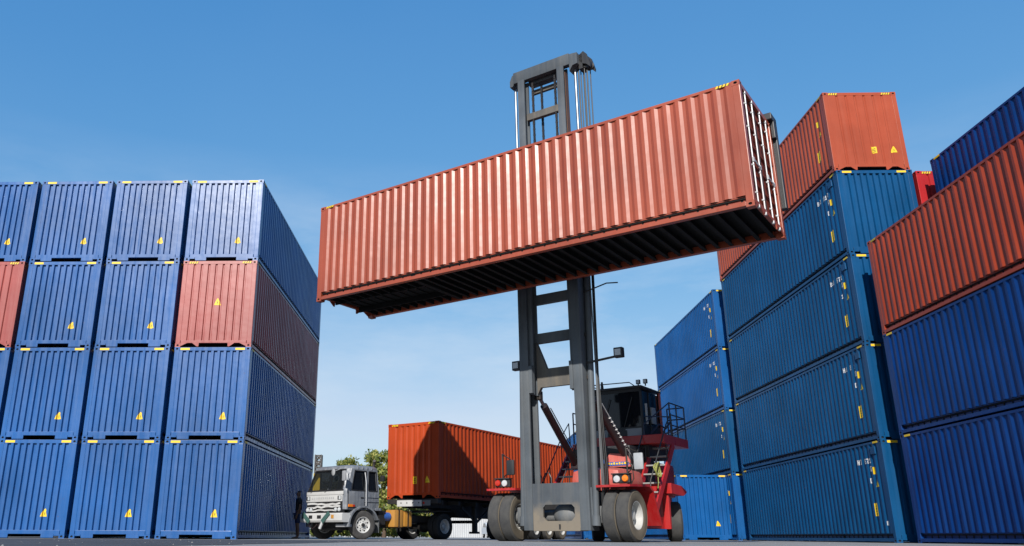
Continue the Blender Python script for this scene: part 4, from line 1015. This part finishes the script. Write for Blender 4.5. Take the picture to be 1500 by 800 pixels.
# ------------------------------------------------------------------ trailer under the orange red container
c = TA + TW*W/2
TL = thing('skeletal_trailer', 'dark skeletal container trailer with landing legs behind the silver truck', 'trailer', (c.x, c.y, 0), TYAW-PI/2)
def lp(mb, name, mats, smooth=None, parent=None): return build(mb, name, [M[k] for k in ([mats] if isinstance(mats, str) else mats)], parent or TL, smooth)
mb = MB()
for s in (-1, 1):
    a, b = sorted((s*.44, s*.56)); mb.prism([(.1,1.46),(12.2,1.46),(12.2,.86),(2.6,.86),(2.0,1.16),(.1,1.16)], 'x', a, b)
for yy in (.4,1.6,2.9,4.4,6.0,7.6,9.2,10.8,12.0): mb.box(-1.1,1.1,yy,yy+.12,1.28,1.42)
lp(mb, 'frame', 'truck_dark')
lp(MB().box(-1.19,1.19,.0,.22,1.30,1.47,bev=.01), 'front_bolster', 'truck_dark')
q = MB().box(-.70,.46,-.035,-.002,1.20,1.43,0,bev=.008)
for i in range(4): q.lathe([(.001,-.008),(.025,-.008),(.025,0)], (-.5+.28*i,-.036,1.33), (0,1,0), 10, 1)
lp(q, 'bumper_plate', ('truck_white','hole'))
lp(MB().box(.50,.86,-.03,-.002,1.22,1.42,0).box(.52,.60,-.036,-.029,1.28,1.36,1), 'connector_panel', ('axle','redlens'))
for s in (-1, 1):
    lg = lp(MB().box(s*.78-.07,s*.78+.09,3.2,3.38,.30,1.28), 'landing_leg', 'truck_dark')
    lp(MB().box(s*.78-.16,s*.78+.16,3.12,3.44,.22,.30), 'foot', 'truck_dark', parent=lg)
    lp(MB().beam((s*.78,3.25,.75),(s*.78,2.3,1.22),.06,.09).beam((s*.78,3.33,.6),(s*.78,4.5,1.2),.06,.09), 'leg_brace', 'truck_dark', parent=lg)
lp(MB().box(-.7,.7,3.24,3.32,.62,.74), 'leg_crossbar', 'truck_dark')
lp(MB().beam((1.0,4.4,.62),(1.0,7.4,.66),.05,.10).beam((1.0,5.3,.62),(1.0,5.3,1.2),.05,.05).beam((1.0,6.6,.62),(1.0,6.6,1.2),.05,.05), 'side_guard', 'truck_dark')
for yy in (8.0, 9.3, 10.7):
    for s in (-1, 1):
        for xo in (1.06, .77): wheel(TL, s*xo, yy, .48, .25, s, .28, ('truck_tyre' if yy < 9 else 'truck_tyre2', 'truck_tyre' if yy < 9 else 'sidewall', 'rim'), False, .7, seg=32)  # foremost axle: shade put into a darker tyre colour
    lp(MB().tube([(-1,yy,.48),(1,yy,.48)], .07, 10), 'axle', 'truck_dark', 40)

# ------------------------------------------------------------------ the man beside the truck
def skinned(name, verts, edges, radii, mat, parent=None, sub=2, root=0):
    me = bpy.data.meshes.new(name); me.from_pydata(verts, edges, []); me.materials.append(mat)
    o = bpy.data.objects.new(name, me); COL.objects.link(o)
    if parent: o.parent = parent
    sk = o.modifiers.new('skin', 'SKIN'); sk.use_smooth_shade = True
    for i, r_ in enumerate(radii):
        v_ = me.skin_vertices[0].data[i]; v_.radius = r_ if isinstance(r_, tuple) else (r_, r_); v_.use_root = (i == root)
    ss = o.modifiers.new('sub', 'SUBSURF'); ss.levels = sub; ss.render_levels = sub
    return o
def person():
    r = thing('person', 'man in black shirt and dark blue shorts standing in the shade by the truck front', 'person', (-5.86, 31.0, 0), math.radians(-70))
    # facing local -y; pelvis first
    V_ = [(0,0,.92),(0,.01,1.12),(0,.01,1.33),(0,.0,1.44),(0,-.01,1.50),(0,-.02,1.58),(0,-.02,1.67)]
    E_ = [(0,1),(1,2),(2,3),(3,4),(4,5),(5,6)]
    Rr = [(.15,.11),(.14,.10),(.17,.11),(.09,.08),(.055,.06),(.078,.095),(.06,.075)]
    def chain(st, pts):
        p = st
        for q, rad in pts: V_.append(q); Rr.append(rad); E_.append((p, len(V_)-1)); p = len(V_)-1
        return p
    for s in (-1, 1):
        chain(0, [((s*.10,0,.84),.088),((s*.11,-.02,.50),.058),((s*.11,.0,.30),.054),((s*.11,.02,.09),.036),((s*.12,-.05,.04),.036),((s*.12,-.17,.025),.026)])
        wri = chain(2, [((s*.20,.0,1.38),.055),((s*.25,.02,1.12),.040),((s*.24,-.06,.88),.027),((s*.235,-.085,.81),(.018,.034))])
        for k, (dx, ln) in enumerate(((-.027,.075),(-.009,.085),(.009,.080),(.027,.062))):
            chain(wri, [((s*.235,-.10+dx,.755),.009),((s*.225,-.108+dx,.755-ln*.6),.008),((s*.205,-.112+dx,.755-ln),.007)])
        chain(wri, [((s*.215,-.13,.80),.010),((s*.205,-.15,.765),.008)])
    skinned('body', V_, E_, Rr, M['skin'], r)
    skinned('shirt', [(0,0,.93),(0,.01,1.12),(0,.01,1.32),(0,.0,1.43),(-.19,.0,1.38),(-.235,.015,1.18),(.19,.0,1.38),(.235,.015,1.18)], [(0,1),(1,2),(2,3),(2,4),(4,5),(2,6),(6,7)],
            [(.175,.135),(.165,.125),(.185,.13),(.085,.085),.075,.062,.075,.062], M['tee'], r)
    skinned('shorts', [(0,0,.93),(-.105,0,.82),(-.115,-.015,.52),(.105,0,.82),(.115,-.015,.52)], [(0,1),(1,2),(0,3),(3,4)], [(.165,.13),.108,.088,.108,.088], M['shorts'], r)
    skinned('hair', [(0,.0,1.64),(0,.01,1.70)], [(0,1)], [(.085,.10),(.06,.07)], M['hair'], r)
    q = MB()
    for s in (-1,1): q.lathe([(.001,-.012),(.011,-.006),(.013,.0),(.001,.006)], (s*.032,-.118,1.60), (0,1,0), 10)
    build(q, 'eyes', M['black'], r, 60)
    for s in (-1,1): build(MB().box(s*.12-.05,s*.12+.05,-.20,.07,.0,.028,bev=.012), 'sandal', M['dark_part'], r, 40)
person()

# ------------------------------------------------------------------ far background
def leafmat(name, rgb):
    m, N, K, B = nodes(name)
    geo = N.new('ShaderNodeNewGeometry'); f = noise(N, K, geo.outputs['Position'], 1.3, 4)
    K.new(mix(N, K, ramp(N, K, f, .3, .7), tuple(q*.7 for q in rgb), tuple(q*1.35 for q in rgb)), B.inputs['Base Color'])
    B.inputs['Roughness'].default_value = .55; B.inputs['Specular IOR Level'].default_value = .3
    tr = N.new('ShaderNodeBsdfTranslucent'); tr.inputs['Color'].default_value = (rgb[0]*1.4, rgb[1]*1.5, rgb[2]*.8, 1)
    ms = N.new('ShaderNodeMixShader'); ms.inputs[0].default_value = .35
    K.new(B.outputs[0], ms.inputs[1]); K.new(tr.outputs[0], ms.inputs[2]); K.new(ms.outputs[0], N['Material Output'].inputs['Surface'])
    return m
LM = [leafmat('leaf_olive', (.20,.215,.050)), leafmat('leaf_green', (.11,.145,.035)), leafmat('leaf_yellow', (.33,.30,.09))]
def tree(x, y, h, r, label, seed, n=2600, group=None, trunk=.35):
    rnd = random.Random(seed); t = thing('broadleaf_tree', label, 'tree', (x, y, 0), rnd.uniform(0,6), group)
    tb = MB(); th = h*trunk
    tb.tube([(0,0,0),(.05,.03,th*.5),(-.04,.05,th),(.02,0,h*.75)], .17*h/6, 8, 0, .04)
    tips = []
    for i in range(9):
        a = i*2.4+rnd.random(); z0 = th*(.6+.5*rnd.random()); e = Vector((math.cos(a)*r*.7, math.sin(a)*r*.7, min(h*.92, z0+h*(.2+.4*rnd.random()))))
        tb.tube([(0,0,z0), (e.x*.5,e.y*.5,(z0+e.z)/2-.1), e], .06*h/6, 6, 0, .015); tips.append(e)
    build(tb, 'trunk', M['bark'], t, 60)
    cl = []
    for i in range(70):
        a = rnd.uniform(0,2*PI); zz = rnd.uniform(.02, 1); rr = r*math.sqrt(rnd.random())*(1-.5*max(0,zz-.55)*1.6)
        cl.append((Vector((math.cos(a)*rr, math.sin(a)*rr, h*zz*.95)), r*rnd.uniform(.20,.36)))
    mb = MB()
    for i in range(n):
        c_, s_ = cl[rnd.randrange(len(cl))]
        d = Vector((rnd.gauss(0,1),rnd.gauss(0,1),rnd.gauss(0,.8))); d.normalize(); p = c_ + d*s_*rnd.random()**.4
        if p.z < .1: continue
        a = Vector((rnd.gauss(0,1),rnd.gauss(0,1),rnd.gauss(0,1))).normalized(); b = a.cross(d)
        if b.length < .05: continue
        b.normalize(); ln = rnd.uniform(.11,.21)*(h/6)**.5; wd = ln*.45
        mb.add([p-a*ln, p+b*wd, p+a*ln, p-b*wd], [(0,1,2,3)], rnd.choices((0,1,2),(5,3,2))[0])
    build(mb, 'crown', LM, t)
tree(-8.1, 68, 6.2, 2.1, 'olive green tree directly behind the truck cab roof', 1, 11000, 'trees behind the truck', .2)
tree(-5.7, 66, 6.6, 2.0, 'tallest olive green tree, between the truck cab and the orange red container', 2, 11000, 'trees behind the truck', .2)
tree(-4.0, 74, 6.6, 2.0, 'green tree half hidden behind the front of the orange red container', 3, 8000, 'trees behind the truck', .2)
tree(-10.6, 72, 4.6, 1.7, 'low green bushy tree seen between the left container block and the truck', 4, 6000, 'trees behind the truck', .15)
tree(4.9, 78, 3.6, 1.1, 'dark green bush seen under the trailer beside the machine tyre', 6, 4000, None, .15)
# white shed far beyond the trailer
sh = thing('white_shed', 'long white corrugated metal shed seen under the trailer', 'shed', (-2.0, 96, 0))
mb = MB(); n = 90; vs = []
for i in range(n+1): xx = -3.6+11*i/n; vs += [(xx, (.10 if i % 2 else 0), 0), (xx, (.10 if i % 2 else 0), 2.6)]
mb.add(vs, [(2*i,2*i+2,2*i+3,2*i+1) for i in range(n)]); mb.box(-3.6,7.4,.11,8,0,2.6)
build(mb, 'wall', M['shed'], sh)
build(MB().prism([(-.5,2.58),(4,3.7),(8.5,2.58),(8.5,2.70),(4,3.82),(-.5,2.70)], 'x', -3.8, 7.6), 'roof', M['shed_roof'], sh)
wl = MB(); vs = []; n = 60
for i in range(n+1): xx = -11+6.8*i/n; vs += [(xx, (.07 if i % 2 else 0), 0), (xx, (.07 if i % 2 else 0), 1.15)]
wl.add(vs, [(2*i,2*i+2,2*i+3,2*i+1) for i in range(n)]).box(-11,-4.2,.08,.2,0,1.2)
o = build(wl, 'boundary_wall', M['shed']); o.location = (0, 82, 0); tag(o, 'low white ribbed boundary wall under the trees behind the truck tanks', 'wall')
# parked silver car in front of the shed
def car(x, y, rz):
    r = thing('parked_car', 'small silver car parked in front of the white shed', 'car', (x, y, 0), rz)
    prof = [(-2.0,.35),(-2.05,.62),(-1.85,.80),(-1.0,.92),(-.55,1.36),(.75,1.42),(1.45,1.0),(1.95,.92),(2.05,.6),(2.0,.35)]
    mb = MB().prism(prof, 'x', -.84, .84); build(mb, 'body', M['silver_car'], r)
    build(MB().prism([(-1.0,.95),(-.58,1.35),(-.55,1.35),(-.95,.94)], 'x', -.72, .72), 'windscreen', M['cabglass'], r)
    for s in (-1,1):
        build(MB().box(s*.62-.14,s*.62+.14,-2.06,-1.98,.62,.76,bev=.03), 'headlight', M['clear'], r)
        build(MB().prism([(-.85,.96),(-.5,1.32),(.7,1.36),(1.3,1.0)], 'x', *sorted((s*.835,s*.848))), 'side_window', M['cabglass'], r)
        for yy in (-1.25,1.3): wheel(r, s*.74, yy, .31, .2, s, .19, ('truck_tyre','truck_tyre','rim'), False, .3, False, 20)
    build(MB().box(-.45,.45,-2.07,-2.02,.42,.56), 'grille', M['black'], r)
car(3.55, 84, .12)
# lattice mast far behind the left block
lm_ = thing('lattice_mast', 'weathered steel lattice mast showing between the left block and the truck', 'mast', (-13.75, 82, 0))
mb = MB(); hm = 7.75; s_ = .30
for a, b in ((-1,-1),(1,-1),(1,1),(-1,1)): mb.beam((a*s_,b*s_,0),(a*s_,b*s_,hm),.11,.11)
for i in range(14):
    z0, z1 = hm*i/14, hm*(i+1)/14
    for p, q in (((-1,-1),(1,-1)),((1,-1),(1,1)),((1,1),(-1,1)),((-1,1),(-1,-1))):
        mb.beam((p[0]*s_,p[1]*s_,z0),(q[0]*s_,q[1]*s_,z1),.09,.09); mb.beam((q[0]*s_,q[1]*s_,z0),(p[0]*s_,p[1]*s_,z1),.09,.09)
        mb.beam((p[0]*s_,p[1]*s_,z1-.05),(q[0]*s_,q[1]*s_,z1-.05),.09,.09)
build(mb, 'lattice', M['lattice'], lm_)
build(MB().box(-.2,.2,-.42,-.32,6.7,7.0,bev=.03), 'equipment_box', M['greasy'], lm_)
